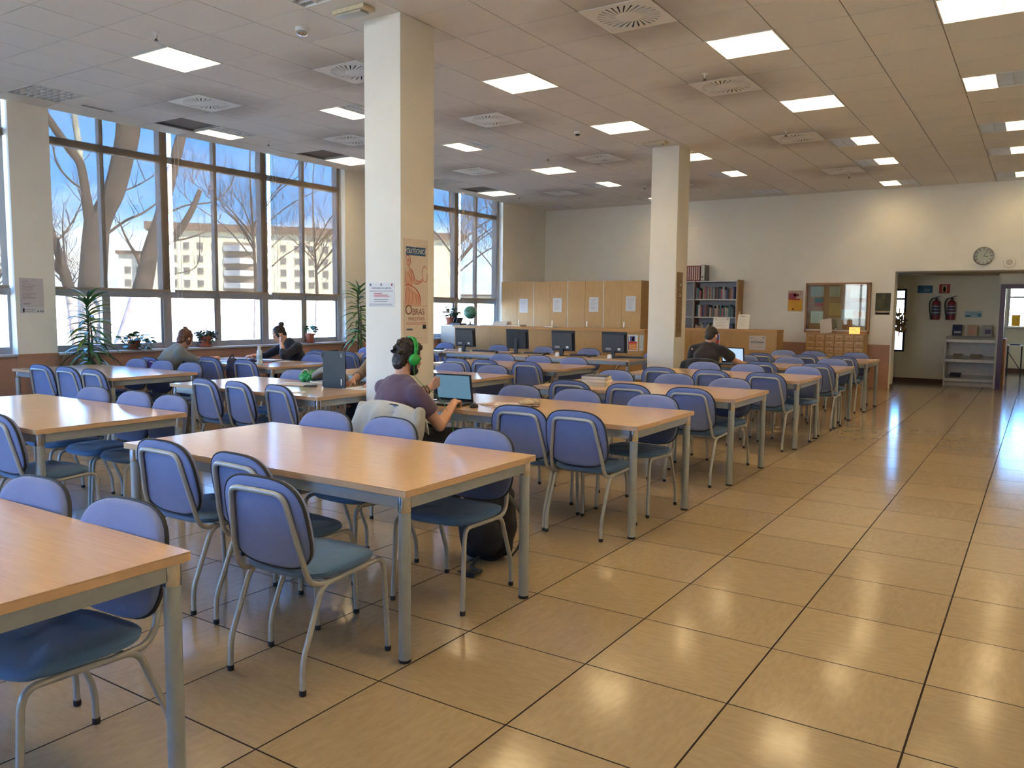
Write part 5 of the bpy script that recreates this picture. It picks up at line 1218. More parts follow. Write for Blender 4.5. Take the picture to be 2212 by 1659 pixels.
# clock and wall speaker
t = thing('wall_clock', 'round clear rimmed wall clock over the corridor opening', 'clock', (.545, YB, 2.505))
R_ = Matrix.Rotation(PI/2, 4, 'X')
part('case', MB().lathe([(.165, 0), (.165, .03), (.150, .042), (.142, .030), (.142, .012)], 36, cap=False), chrome, t, 40, M=R_); part('dial', MB().lathe([(.143, .0), (.143, .012)], 36), plain('clock_dial', (0.68, 0.64, 0.55), 0.5), t, 40, M=R_)
hm2 = MB()
for k in range(12):
    a = PI*k/6; hm2.obox((.118*math.sin(a), -.0135, .118*math.cos(a)), (.005*math.cos(a), 0, -.005*math.sin(a)), (0, .001, 0), (.014*math.sin(a), 0, .014*math.cos(a)))
part('hour_marks', hm2, ink, t, 0)
for a, L, w in ((1.75, .075, .005), (.55, .11, .0035)): part('hand', MB().obox((L/2*math.sin(a), -.016, L/2*math.cos(a)), (w*math.cos(a), 0, -w*math.sin(a)), (0, .001, 0), (L/2*math.sin(a), 0, L/2*math.cos(a))), ink, t, 0)
part('crystal', MB().lathe([(.14, .034), (.14, .036)], 36), glass, t, 40, M=R_)
t = thing('wall_speaker', 'small round cream wall speaker beside the clock', 'speaker', (.95, YB, 2.385))
part('ring', MB().lathe([(.09, 0), (.095, .012), (.088, .02), (.06, .022)], 28), paint_col, t, 40, M=R_); part('grille', MB().lathe([(.055, .020), (.05, .026), (.02, .028)], 24), plain('speaker_grille', (0.55, 0.50, 0.42), 0.6), t, 40, M=R_)
tag(part('conduit_plate', MB().box(-.10, .10, -.012, 0, -.006, .006), white_paint, None, 0, loc=(-4.94, YB, 3.30)), 'thin cream cable plate high on the end wall by the second column', 'plate')

# ================================================================== CORRIDOR
sheet('sign', 'small blue sign beside the fire extinguisher sign', 'sign', (-.59, AY-.002, 1.96), (0, -1, 0), .285, .155, (60, 105, 140), texts=[('224', .62, .38, .45, (200, 210, 215))], blocks=[(0, .6, .3, 1, (45, 80, 115))])
sheet('sign', 'red fire extinguisher pictogram sign', 'sign', (-.23, AY-.002, 1.968), (0, -1, 0), .20, .19, (170, 62, 50), blocks=[(.30, .12, .70, .88, (205, 190, 150)), (.38, .16, .62, .66, (178, 165, 120)), (.44, .66, .56, .80, (178, 165, 120))])
sheet('sign', 'pale blue information strip above the leaflet rack', 'sign', (.318, AY-.002, 1.45), (0, -1, 0), .31, .13, (165, 190, 198), blocks=[(.05, .1, .35, .35, (70, 110, 140)), (.75, .15, .95, .6, (80, 130, 150))], lines=[(.3, .9, .7, .08, (110, 150, 165)), (.3, .8, .5, .08, (110, 150, 165))])
er = plain('extinguisher_red', (0.20, 0.02, 0.025), 0.35); eb_ = plain('extinguisher_label', (0.06, 0.06, 0.12), 0.5); ew = plain('extinguisher_white', (0.45, 0.42, 0.42), 0.5)
for x, lab in ((-.36, 'red fire extinguisher on the corridor wall nearer the window'), (-.075, 'red fire extinguisher on the corridor wall nearer the leaflet rack')):
    t = thing('fire_extinguisher', lab, 'fire extinguisher', (x, AY-.095, 1.33), 0, 'corridor fire extinguishers')
    part('cylinder', MB().lathe([(.06, 0), (.075, .008), (.078, .03), (.078, .33), (.068, .37), (.035, .40), (.022, .41)], 22), er, t)
    part('label', MB().lathe([(.0795, .10), (.0795, .30)], 22, cap=False), eb_, t)
    part('label_band', MB().lathe([(.0803, .135), (.0803, .155)], 22, cap=False).lathe([(.0803, .20), (.0803, .215)], 22, cap=False).lathe([(.0803, .27), (.0803, .285)], 22, cap=False), ew, t)
    part('valve', MB().lathe([(.022, .41), (.022, .45), (.014, .46)], 12).obox((.035, 0, .475), (.055, 0, .018), (0, .008, 0), (-.002, 0, .006)).obox((.03, 0, .445), (.045, 0, -.004), (0, .008, 0), (0, 0, .005)), black_pl, t)
    hpts, _ = smooth_chain([(-.01, 0, .44), (-.07, 0, .44), (-.12, 0, .36), (-.115, 0, .20), (-.09, 0, .06)], [.01]*5, 5); part('hose', MB().tube(hpts, .010, 8), black_rub, t, 60); part('nozzle', MB().tube([(-.09, 0, .06), (-.083, 0, .0)], [.012, .018], 10), black_pl, t)
    part('bracket', MB().box(-.03, .03, .07, .095, .22, .28), black_pl, t, 0)
t = thing('leaflet_rack', 'low grey metal leaflet rack with sloping shelves in the corridor', 'rack', (.32, 15.72, 0)); rk = plain('rack_grey', (0.55, 0.53, 0.50), 0.5); rw = .43
for s in (-1, 1): part('side_panel', MB().box(s*(rw+.01)-.012, s*(rw+.01)+.012, .0, .33, 0, .99), rk, t, 0)
for z in (.14, .53, .93):
    part('shelf', MB().obox((0, .16, z+.02), (rw-.003, 0, 0), (0, .15, .05), (0, -.002, .005)), rk, t, 0); part('shelf_lip', MB().box(-rw+.003, rw-.003, -.012, .006, z-.045, z+.012), plain('rack_lip', (0.68, 0.66, 0.62), 0.45), t, 0)
part('back_panel', MB().box(-rw, rw, .315, .33, .05, .99), rk, t, 0); part('plinth', MB().box(-rw, rw, .03, .05, .0, .08), rk, t, 0)
for x, c, lab, bl in ((.06, (40, 48, 82), 'dark blue booklet standing on the leaflet rack', [(.2, .2, .9, .4, (160, 165, 185))]), (.325, (175, 150, 128), 'pale pink booklet standing on the leaflet rack', [(.2, .2, .8, .6, (190, 140, 125))]), (.585, (170, 162, 150), 'white booklet with a purple picture on the leaflet rack', [(.3, .2, .9, .6, (100, 85, 115))])):
    o = sheet('booklet', lab, 'booklet', (x, 15.92, 1.125), (0, -.97, .22), .175, .225, c, blocks=bl, th=.008, group='booklets on the rack')
for x, z, w, lab in ((.10, .62, .16, 'flat leaflets'), (.42, .62, .20, 'flat leaflets'), (.08, .23, .2, 'dark leaflets')):
    tag(part('leaflet', MB().obox((0, 0, 0), (w/2, 0, 0), (0, .10, .035), (0, -.001, .003)), ink_of((150, 135, 120) if z > .3 else (70, 68, 75)), None, 0, loc=(x, 15.86, z-.012)), 'leaflets lying on the rack, %s' % {(.10, .62): 'upper shelf near the extinguishers', (.42, .62): 'upper shelf near the door', (.08, .23): 'lower shelf, dark'}[(x, z)], 'leaflet')
# dried flower arrangement hanging at the corridor corner
t = thing('dried_flowers', 'brown dried flower arrangement hanging at the corridor corner', 'dried flowers', (-.93, 15.25, 1.0)); rf = random.Random(9); b = MB(); b2 = MB()
for k in range(70):
    a, e_ = rf.uniform(0, 2*PI), rf.uniform(-1, 1.4); r_ = rf.uniform(.03, .13); p = V(math.cos(a)*r_, math.sin(a)*r_, .25+.20*math.sin(e_))
    (b if k % 2 else b2).ball(p, (rf.uniform(.015, .035), rf.uniform(.015, .035), rf.uniform(.02, .05)), 7, 5)
b2.tube([(0, 0, -.02), (0, 0, .3), (-.01, 0, .56)], .012, 6)
part('blooms', b, plain('dried_brown', (0.20, 0.11, 0.04), 0.9, var=.4), t, 60); part('stems', b2, plain('dried_gold', (0.30, 0.20, 0.09), 0.9, var=.3), t, 60)
# small room
t = thing('side_table', 'small dark legged table in the room behind the doorway', 'table', (1.0, 19.55, 0))
part('top', MB().box(-.16, .16, -.25, .25, .715, .735), paper_warm, t, 0); part('panel', MB().box(-.10, .10, -.15, .15, .736, .76), black_pl, t, 0)
for s in (-1, 1):
    for q in (-1, 1): part('leg', MB().box(s*.14-.012, s*.14+.012, q*.22-.012, q*.22+.012, 0, .714), black_pl, t, 0)
part('brace', MB().tube([(-.14, -.22, .60), (.14, -.22, .15)], .009, 6), black_pl, t)
t = thing('yellow_crate', 'bright yellow box on the window ledge of the small room', 'box', (.95, 20.88, 1.165)); b = MB(); b.box(-.09, .09, -.08, .08, 0, .01); 
for dims in ((-.09, -.08, -.08, .08, .01, .26), (.08, .09, -.08, .08, .01, .26), (-.08, .08, -.08, -.07, .01, .26), (-.08, .08, .07, .08, .01, .26)): b.box(*dims)
part('body', b, plain('yellow_plastic', (0.75, 0.42, 0.01), 0.4), t, 0)
part('rim', MB().box(-.098, .098, -.088, .088, .26, .275), MATS['yellow_plastic'], t, 0)
tag(part('window_ledge', MB().box(.74, 2.6, 20.78, 21.0, 1.12, 1.16), white_paint, None, 0), 'white window ledge of the small room', 'ledge')
bpy.data.objects['window_ledge']['kind'] = 'structure'
# ================================================================== THINGS ON THE TABLES
def laptop(lab, loc, rz, w, d, h, ang, screen_mat_, base_mat=black_pl, deck_mat=None, lid_mat=None, flip=None):
    t = thing('laptop', lab, 'laptop', loc, rz)      # hinge along local x at y = d/2, user at -y
    if flip is not None: t.rotation_euler = flip
    base = rbox('base', (-w/2, w/2, -d/2, d/2, 0, .018), .004, base_mat, t)
    kb = MB(); 
    for r_ in range(5):
        for c_ in range(13):
            x = -w*.44+w*.88*(c_+.5)/13; y = -d*.02+d*.40*(r_+.5)/5; kb.box(x-w*.030, x+w*.030, y-d*.034, y+d*.034, .018, .0205)
    k_ = part('keyboard', kb, dark_pl, base, 0); k_['kind'] = 'stuff'
    part('palm_rest', MB().box(-w*.47, w*.47, -d*.46, -d*.05, .0178, .0186), deck_mat or dark_pl, base, 0)
    part('touchpad', MB().box(-w*.12, w*.12, -d*.40, -d*.14, .0185, .0192), black_pl, base, 0)
    a = ang; yy, zz = math.cos(a), math.sin(a); up = V(0, yy, zz); nn = V(0, zz, -yy)     # nn points to the back of the lid
    c0 = V(0, d/2-.004, .016)
    lid = part('lid', MB().obox(c0+up*h/2+nn*.004, (w/2, 0, 0), up*h/2, nn*.004), lid_mat or base_mat, t, 0)
    part('screen', MB().obox(c0+up*h*.53-nn*.0006, (w*.455, 0, 0), up*h*.42, nn*.0006), screen_mat_, lid, 0)
    part('hinge', MB().tube([(-w*.35, d/2-.003, .017), (w*.35, d/2-.003, .017)], .006, 8), black_pl, t)
    return t
def screen_emit(name, col, st, gloss=.1):
    mt, tt, b = new_mat(name); b.inputs['Base Color'].default_value = (.02, .025, .03, 1); b.inputs['Roughness'].default_value = gloss
    b.inputs['Emission Color'].default_value = col+(1,); b.inputs['Emission Strength'].default_value = st; return mt
l1 = laptop('black laptop with grey blue screen before the man with headphones', (-2.262, 1.975, TZ), .06, .335, .225, .215, math.radians(100), screen_emit('screen_greyblue', (.085, .18, .26), 1.0), deck_mat=plain('silver_deck', (0.45, 0.44, 0.42), 0.35))
part('sticker', MB().box(-.02, .02, -.0012, 0, -.012, .012), plain('orange_sticker', (0.75, 0.36, 0.18), 0.6), l1, 0, loc=(.02, .076, .222))
t = thing('computer_mouse', 'black computer mouse beside the open laptop', 'mouse', (-1.975, 1.93, TZ), .4)
part('shell', MB().rings([[V(.032*s*math.cos(a), .05*s*math.sin(a), z) for a in (2*PI*i/18 for i in range(18))] for z, s in ((.002, .94), (.010, 1), (.022, .9), (.030, .66), (.034, .3))]), black_pl, t, 60)
part('wheel', MB().tube([(-.004, .028, .031), (.004, .028, .031)], .007, 10), dark_pl, t)
for k in range(5):
    tag(part('paper_sheet', MB().box(-.105, .105, -.148, .148, 0, .0016), ink_of([(214, 190, 180), (222, 216, 210), (210, 160, 145), (226, 222, 216), (216, 196, 186)][k]), None, 0, loc=(-1.93+.035*k, 2.20+.012*k, TZ+.0005+.0022*k), rot=(0, 0, 1.2+.25*k)),
        ['lowest pinkish sheet', 'second white sheet', 'middle red printed sheet', 'fourth white sheet', 'top pale sheet'][k]+' in the loose pile beside the open laptop', 'paper', 'loose papers by the laptop')
t = thing('paper_bag', 'crumpled beige wrapper on the table behind the mouse', 'wrapper', (-1.71, 2.26, TZ)); b = MB(); rw_ = random.Random(2)
for k in range(9): b.ball((rw_.uniform(-.06, .06), rw_.uniform(-.04, .04), .018+rw_.uniform(0, .02)), (rw_.uniform(.025, .045), rw_.uniform(.02, .035), rw_.uniform(.015, .025)), 9, 7)
link('wrapper', remeshed('wrapper', b, .006, plain('kraft_beige', (0.50, 0.38, 0.22), 0.8), 1, lambda p: .007*noise.noise(p*45)), t)
# books on the fourth table
for k, (hh, c, lb, rz, w, d) in enumerate(((.034, (.60, .55, .46), 'bottom cream book of the stack on the aisle table', .10, .245, .175), (.030, (.62, .52, .38), 'middle beige book of the stack on the aisle table', .02, .26, .18), (.028, (.34, .34, .35), 'grey book near the top of the aisle table stack', .14, .25, .175), (.008, (.10, .10, .11), 'thin black notebook on top of the aisle table stack', .2, .22, .16))):
    book('book', lb, (-2.08, 4.10, TZ+.0005+[0, .0345, .065, .0935][k]), rz, w, d, hh, c, 'stacked books')
t = thing('pencil_case', 'clear plastic case standing behind the stacked books', 'case', (-2.18, 4.34, TZ), .2); part('box', MB().box(-.09, .09, -.035, .035, 0, .06), plain('clear_case', (0.40, 0.40, 0.40), 0.2), t, 0); part('lid', MB().box(-.093, .093, -.038, .038, .06, .07), MATS['clear_case'], t, 0)
# dark T-shirt man
scr = screen_emit('screen_bright', (.55, .75, 1.0), .75)
l2 = laptop('dark laptop with bright pale blue screen before the dark T-shirt man', (-2.06, 8.03, TZ), -.12, .33, .23, .215, math.radians(98), scr)
part('screen_picture', MB().box(-.11, .0, -.0012, 0, -.05, .03), ink_of((90, 130, 190)), l2, 0, loc=(-.01, .098, .12), rot=(math.radians(-8), 0, 0)); 
book('book', 'cream paperback under the arm of the dark T-shirt man', (-2.02, 7.90-.005, TZ+.0005), .3, .20, .13, .02, (.60, .52, .42)) if False else None
tag(part('paper_sheet', MB().box(-.15, .15, -.105, .105, 0, .004), paper, None, 0, loc=(-1.60, 8.12, TZ+.0005), rot=(0, 0, .1)), 'white sheet on the table of the dark T-shirt man', 'paper')
for k, c in enumerate(((.58, .50, .40), (.50, .44, .36))): book('book', ('lower' if k == 0 else 'upper')+' cream book before the dark T-shirt man', (-2.42, 7.98, TZ+.0005+.0255*k), .2+.1*k, .22, .15, .025, c, 'books of the dark T-shirt man')
# table with the upright laptop
t = thing('upright_laptop', 'black laptop standing on its side like an open book', 'laptop', (-3.82, 2.33, TZ), math.radians(12))
lidm = plain('laptop_lid_slate', (0.030, 0.042, 0.050), 0.45)
part('lid', MB().box(-.115, .115, -.007, .007, 0, .335), lidm, t, 0); part('lid_corner', MB().box(-.124, -.112, -.010, .014, .012, .06).box(-.124, -.112, -.010, .014, .27, .318), black_pl, t, 0)
hb_ = part('base', MB().obox((-.11+.118*math.cos(.165e1), .016+.118*math.sin(.165e1), .1675), (.118*math.cos(.165e1), .118*math.sin(.165e1), 0), (-.006*math.sin(.165e1), .006*math.cos(.165e1), 0), (0, 0, .1675)), black_pl, t, 0)
part('hinge', MB().tube([(-.118, .006, .03), (-.118, .006, .30)], .007, 8), black_pl, t)
part('lettering', MB().box(.070, .082, -.0078, -.007, .03, .085).box(.073, .078, -.0078, -.007, .28, .315), plain('logo_silver', (0.55, 0.56, 0.57), 0.3), t, 0)
part('crease', MB().obox((.0, -.0072, .13), (.12, 0, -.115), (0, .0004, 0), (.0008, 0, .0010)), plain('lid_line', (0.012, 0.016, 0.02), 0.3), t, 0)
t = thing('mobile_phone', 'black mobile phone lying beside the upright laptop', 'phone', (-4.10, 2.30, TZ), .5); rbox('body', (-.058, .058, -.03, .03, 0, .012), .005, black_pl, t); part('screen', MB().box(-.045, .045, -.024, .024, .012, .0126), screen_emit('phone_glass', (.01, .01, .02), .2), t, 0)
for k, (x, y, rz, w, h) in enumerate(((-4.42, 2.42, .5, .30, .21), (-4.30, 2.33, .2, .30, .21), (-3.63, 2.50, .1, .24, .30))):
    tag(part('paper_sheet', MB().box(-w/2, w/2, -h/2, h/2, 0, .003), [paper, paper_warm, paper][k], None, 0, loc=(x, y, TZ+.0005+.0035*(k == 1)), rot=(0, 0, rz)), ['white sheet near the green bag', 'cream sheet beside the mobile phone', 'notes under the hand of the reader behind the column'][k], 'paper')
tag(part('reflection_patch', MB().box(-.08, .08, -.05, .05, 0, .002), paper, None, 0, loc=(-3.80, 1.86, TZ+.0005), rot=(0, 0, .9)), 'white patch for a window reflection near the corner of the upright laptop table', 'paper')  # white sheet laid in for the window reflection on the tabletop
b = MB(); rg = random.Random(4)
for k in range(8): b.ball((rg.uniform(-.05, .05), rg.uniform(-.04, .04), .04+rg.uniform(0, .05)), (rg.uniform(.035, .06), rg.uniform(.03, .05), rg.uniform(.03, .05)), 10, 8)
t = thing('green_bag', 'crumpled bright green plastic bag on the table with the upright laptop', 'bag', (-4.42, 2.58, TZ)); link('bag', remeshed('bag', b, .007, plain('green_film', (0.01, 0.25, 0.045), 0.3), 1, lambda p: .012*noise.noise(p*32)), t)
hp2, _ = smooth_chain([(-.03, -.055, .05), (-.02, -.07, .10), (.03, -.06, .13), (.06, -.04, .07)], [.004]*4, 4); part('handle', MB().tube(hp2, .006, 6), plain('cream_strap', (0.62, 0.58, 0.42), 0.6), t, 60)
b = MB()
for k in range(6):
    y0 = -.05+.02*k; pts, _ = smooth_chain([(-.15, y0, .04), (-.07, y0+.02, .09+.008*k), (.03, y0-.01, .11-.006*k), (.14, y0+.01, .05), (.17, y0, .03)], [.03]*5, 3); capsule(b, pts, [.030]*len(pts), None, 10)
t = thing('scarf', 'folded grey knitted scarf behind the green bag', 'scarf', (-4.20, 2.62, TZ+.026), .1); link('cloth', remeshed('scarf', b, .008, fabric('grey_scarf', (0.26, 0.255, 0.235)), 1, lambda p: .008*noise.noise(p*24)), t)
book('book', 'beige book under the grey scarf', (-4.18, 2.60, TZ+.0005), .08, .30, .14, .022, (.58, .48, .34))
# window table of the two women
t = thing('water_bottle', 'white translucent water bottle on the table of the two women', 'bottle', (-6.62, 3.80, TZ))
part('body', MB().lathe([(.028, 0), (.034, .004), (.035, .05), (.031, .06), (.035, .07), (.035, .13), (.031, .14), (.034, .16), (.026, .19), (.016, .205)], 18), plain('bottle_plastic', (0.66, 0.72, 0.76), 0.15), t); part('cap', MB().lathe([(.016, .205), (.020, .206), (.020, .232), (.015, .238)], 16), paper, t); part('label', MB().lathe([(.0358, .075), (.0358, .125)], 18, cap=False), plain('bottle_label', (0.35, 0.50, 0.58), 0.5), t)
for k, (x, y, rz, w, d, h, c, lb) in enumerate(((-7.10, 4.34, .15, .30, .21, .012, (.05, .05, .09), 'dark notebook before the woman with the bun'), (-7.12, 4.36, .25, .29, .21, .010, (.62, .62, .66), 'open white notebook on the dark one before the woman with the bun'), (-6.90, 4.42, -.2, .26, .20, .006, (.55, .50, .45), 'loose leaflet beside the notebooks of the woman with the bun'))):
    book('notebook', lb, (x, y, TZ+.0005+(.0125 if k == 1 else 0)), rz, w, d, h, c, None, paper, 'notebook')
t = thing('pen', 'red pen beside the water bottle', 'pen', (-6.86, 4.12, TZ+.006), .4); part('barrel', MB().tube([(-.06, 0, 0), (.06, 0, 0), (.07, 0, 0)], [.005, .005, .001], 8), plain('red_pen', (0.55, 0.03, 0.04), 0.3), t); part('cap', MB().tube([(-.075, 0, 0), (-.055, 0, 0)], .0058, 8), ink, t)
for k, (x, y, rz) in enumerate(((-7.60, 4.02, .3), (-7.45, 4.28, -.2), (-7.28, 3.98, .1))):
    tag(part('paper_sheet', MB().box(-.15, .15, -.105, .105, 0, .002), paper, None, 0, loc=(x, y, TZ+.0005), rot=(0, 0, rz)), 'white sheet %s of the woman in grey' % ['under the hand', 'farther ahead', 'on the near edge before the bag'][k], 'paper', 'sheets of the woman in grey')
t = thing('pencil_pouch', 'dark pouch with pens on the table of the two women', 'pouch', (-7.02, 4.02, TZ)); b = MB(); b.ball((0, 0, .03), (.09, .045, .03), 14, 10); link('pouch', remeshed('pouch', b, .007, plain('pouch_dark', (0.04, 0.02, 0.06), 0.6), 1, lambda p: .006*noise.noise(p*30)), t); part('pens', MB().tube([(.05, .01, .04), (.12, .03, .06)], .005, 6).tube([(.05, -.01, .04), (.13, -.02, .05)], .005, 6), plain('pen_pale', (0.5, 0.6, 0.65), 0.4), t)
t = thing('shoulder_bag', 'dark shoulder bag hung on the chair at the table of the two women', 'bag', (-6.96, 3.66, 0)); b = MB(); capsule(b, [(.0, 0, .77), (.02, -.02, .68), (.02, -.02, .56)], [(.085, .05), (.095, .055), (.085, .05)], (1, 0, 0), 14); link('pouch', remeshed('bagbody', b, .009, plain('bag_dark', (0.03, 0.02, 0.035), 0.7), 1, lambda p: .01*noise.noise(p*22)), t); part('strap', MB().tube([(-.04, -.03, .80), (-.02, .02, .86), (.04, .0, .80)], .008, 6), black_rub, t)
# backpack on the floor
t = thing('backpack', 'black backpack slumped on the floor under the foreground table', 'backpack', (-1.16, .93, 0), .3); b = MB()
capsule(b, [(0, 0, .10), (.01, .0, .24), (.02, .01, .40), (.01, .02, .47)], [(.17, .11), (.175, .115), (.15, .10), (.09, .07)], (1, 0, 0), 18); b.ball((.02, -.10, .16), (.12, .05, .11), 14, 10)
link('body', remeshed('backpack', b, .010, plain('black_nylon', (0.014, 0.013, 0.016), 0.75, bump=.2), 2, lambda p: .012*noise.noise(p*13)), t)
sp, _ = smooth_chain([(.15, -.05, .40), (.24, -.06, .28), (.22, -.05, .12), (.16, -.06, .03)], [.01]*4, 5); part('shoulder_strap', MB().tube(sp, [(.006, .022)]*len(sp), 8), black_rub, t, 60)
sp, _ = smooth_chain([(.0, -.12, .05), (-.02, -.20, .012), (.06, -.27, .012), (.02, -.33, .014), (-.06, -.30, .012)], [.01]*5, 5); part('waist_strap', MB().tube(sp, [(.005, .013)]*len(sp), 8), black_rub, t, 60); part('buckle', MB().box(-.02, .05, -.36, -.315, .004, .03), black_pl, t, 0)

# ================================================================== COMPUTERS
MBK = [('first monitor, nearest the first column', -6.78, 8.32, .0, True), ('second monitor, with a plain stand', -5.73, 8.34, .05, False), ('third monitor from the first column', -4.85, 8.32, 0, True), ('last monitor, nearest the second column', -3.95, 8.32, 0, True)]
mon_b = plain('monitor_shell', (0.018, 0.019, 0.024), 0.5)
for lab, x, y, rz, sticker in MBK:
    t = thing('computer_monitor', 'black '+lab+', seen from behind', 'monitor', (x, y, TZ), rz, 'computer monitors')
    tilt = .08
    part('shell', MB().obox((0, .0, .235), (.205, 0, 0), (0, .012, 0), (0, -tilt*.16, .16)), mon_b, t, 0)
    part('back_bulge', MB().obox((0, -.028, .225), (.18, 0, 0), (0, .018, 0), (0, -tilt*.13, .13)), dark_pl if sticker else mon_b, t, 0)
    part('screen', MB().obox((0, .0135, .237), (.19, 0, 0), (0, .001, 0), (0, -tilt*.145, .145)), black_pl, t, 0)
    part('stand_neck', MB().box(-.03, .03, -.06, -.035, .012, .11 if sticker else .24), black_pl, t, 0); part('stand_foot', MB().lathe([(.10, 0), (.105, .006), (.06, .013), (.03, .014)], 22), black_pl, t, loc=(0, -.03, 0))
    if sticker:
        part('label', MB().obox((.10, -.0475, .135), (.022, 0, 0), (0, .001, 0), (0, -.001, .016)), paper, t, 0); part('port_panel', MB().obox((-.08, -.0475, .135), (.045, 0, 0), (0, .001, 0), (0, -.001, .018)), ink_grey, t, 0)
    else: part('emblem', MB().lathe([(.014, 0), (.014, .002)], 14), dark_pl, t, loc=(0, -.055, .32), rot=(PI/2, 0, 0))
KB = [('beside the first monitor', -6.45, 8.42), ('beside the second monitor', -5.42, 8.45), ('beside the third monitor', -4.55, 8.44), ('beside the last monitor', -3.76, 8.44), ('at the window end of the desks', -7.55, 8.42)]
for w, x, y in KB:
    t = thing('computer_keyboard', 'black keyboard '+w, 'keyboard', (x, y, TZ), .05, 'computer keyboards')
    rbox('case', (-.21, .21, -.075, .075, 0, .018), .004, black_pl, t); kb = MB()
    for r_ in range(5):
        for c_ in range(15): kb.box(-.195+.026*c_, -.195+.026*c_+.021, -.062+.025*r_, -.062+.025*r_+.02, .018, .023)
    k_ = part('keys', kb, dark_pl, t, 0); k_['kind'] = 'stuff'
for w, x, y, mt in (('pale mouse by the first monitor', -7.08, 8.15, paper), ('black mouse by the second monitor', -6.05, 8.2, black_pl), ('black mouse by the third monitor', -5.13, 8.2, black_pl), ('black mouse by the last monitor', -4.32, 8.2, black_pl)):
    t = thing('computer_mouse', w+' on the computer desk', 'mouse', (x, y, TZ), .2, 'desk mice')
    part('shell', MB().rings([[V(.03*s*math.cos(a), .05*s*math.sin(a), z) for a in (2*PI*i/14 for i in range(14))] for z, s in ((.002, .94), (.010, 1), (.022, .9), (.030, .6), (.033, .2))]), mt, t, 60)
    cpts, _ = smooth_chain([(0, .05, .01), (.06, .10, .004), (.16, .06, .004), (.26, .12, .004)], [.002]*4, 4); part('cord', MB().tube(cpts, .0025, 5), black_rub, t, 60)
for w, x in (('first', -6.74), ('third', -4.84), ('last', -3.93)):
    t = thing('webcam_stand', 'small white folded card in front of the %s monitor' % w, 'card', (x, 8.12, TZ), 0, 'white cards')
    part('card', MB().obox((0, -.012, .03), (.03, 0, 0), (0, .001, 0), (0, .012, .03)), paper, t, 0); part('card_back', MB().obox((0, .012, .03), (.03, 0, 0), (0, .001, 0), (0, -.012, .03)), paper, t, 0)
for w, x in (('first desk end', -6.85), ('last desk end', -3.85)):
    t = thing('computer_tower', 'black computer tower on the floor under the %s' % w, 'computer', (x, 8.35, 0), 0, 'computer towers'); rbox('case', (-.09, .09, -.2, .2, .01, .40), .006, black_pl, t); part('front_grille', MB().box(-.07, .07, .2, .203, .06, .25), dark_pl, t, 0)
    for s in (-1, 1): part('foot', MB().box(s*.07-.012, s*.07+.012, -.15, .15, 0, .01), black_rub, t, 0)
    for k in range(3):
        cp, _ = smooth_chain([(-.05+.05*k, -.2, .3), (-.06+.06*k, -.27, .2), (.0, -.24, .5), (.05*k, -.2, .65)], [.003]*4, 4); part('cable', MB().tube(cp, .004, 5), paper if k == 1 else black_rub, t, 60)

# ================================================================== PLANTS
rp = random.Random(31)
def leaf(mb, p, d, L, w, droop, nseg=6, fold=.25, roll=None):
    d = Vector(d).normalized(); p = Vector(p); side = d.cross(Vector((0, 0, 1)))
    if side.length < 1e-3: side = Vector((1, 0, 0))
    side.normalize(); ring = []
    side = Matrix.Rotation(rp.uniform(-.8, .8) if roll is None else roll, 3, d) @ side
    for k in range(nseg+1):
        t = k/nseg; ww = w*math.sin(PI*min(1, .12+.88*t))**.8 if t < 1 else 0.002; up = side.cross(d)
        ring.append((p-side*ww*.5+up*ww*fold*.3, p.copy(), p+side*ww*.5+up*ww*fold*.3)); d = (d+Vector((0, 0, -droop/nseg))).normalized(); p = p+d*L/nseg
    o = len(mb.v)
    for a, b_, c in ring: mb.v += [tuple(a), tuple(b_), tuple(c)]
    for k in range(nseg):
        for q in (0, 1): mb.f.append((o+3*k+q, o+3*k+q+1, o+3*k+q+4, o+3*k+q+3)); mb.mi.append(0)
def pot(t, r, h, z=0, saucer=True, mat=terracotta):
    part('pot', MB().lathe([(r*.70, z), (r*.74, z+.004), (r*.94, z+h*.80), (r*1.04, z+h*.80), (r*1.06, z+h), (r*.92, z+h), (r*.88, z+h*.86)], 22), mat, t); part('soil', MB().lathe([(r*.90, z+h*.84), (r*.90, z+h*.86)], 18), soil, t)
    if saucer: part('saucer', MB().lathe([(r*.9, z-.004), (r*1.2, z+.006), (r*1.22, z+.014), (r*1.0, z+.004)], 22), mat, t)
def leaves_parts(t, items, mat, name='leaf'):
    for args in items:
        b = MB(); leaf(b, *args); o = part(name, b, mat, t, 60)
def dracaena(lab, loc, z0, z1, n, L, seed, base_z=0.0, mats=(leaf_green, leaf_yellow)):
    r_ = random.Random(seed); t = thing('dracaena', lab, 'plant', loc); t.location.z = base_z
    pot(t, .16, .30)
    part('stem', MB().tube([(0, 0, .26), (.015, .01, (z0+z1)/2), (.0, .0, z1-.08)], [.018, .015, .010], 8).tube([(.03, .02, .26), (.05, .03, (z0+z1)/2-.15), (.045, .02, z1-.35)], [.014, .012, .008], 8), stem_mat, t)
    for k in range(n):
        f = k/n; a = 2.4*k; z = z0+(z1-.05-z0)*f; el = .45+.9*max(0, f-.55)/.45 if f > .55 else .40; LL = L*(1-.35*f)*r_.uniform(.8, 1.1)
        b = MB(); leaf(b, (.02, .01, z), (math.cos(a), math.sin(a), el+r_.uniform(-.1, .2)), LL, .042*r_.uniform(.8, 1.2), 1.9-1.0*f)
        part('leaf', b, mats[1] if r_.random() < .25 else mats[0], t, 60)
    return t
dracaena('tall spiky leaved pot plant standing before the window beside the pier', (-8.40, 2.63, 0), .74, 1.60, 84, .50, 1)
dracaena('tall variegated pot plant between the big window and the first column', (-8.25, 7.22, 0), .86, 1.84, 78, .44, 2, 0, (leaf_green, leaf_yellow))
SZ = .866
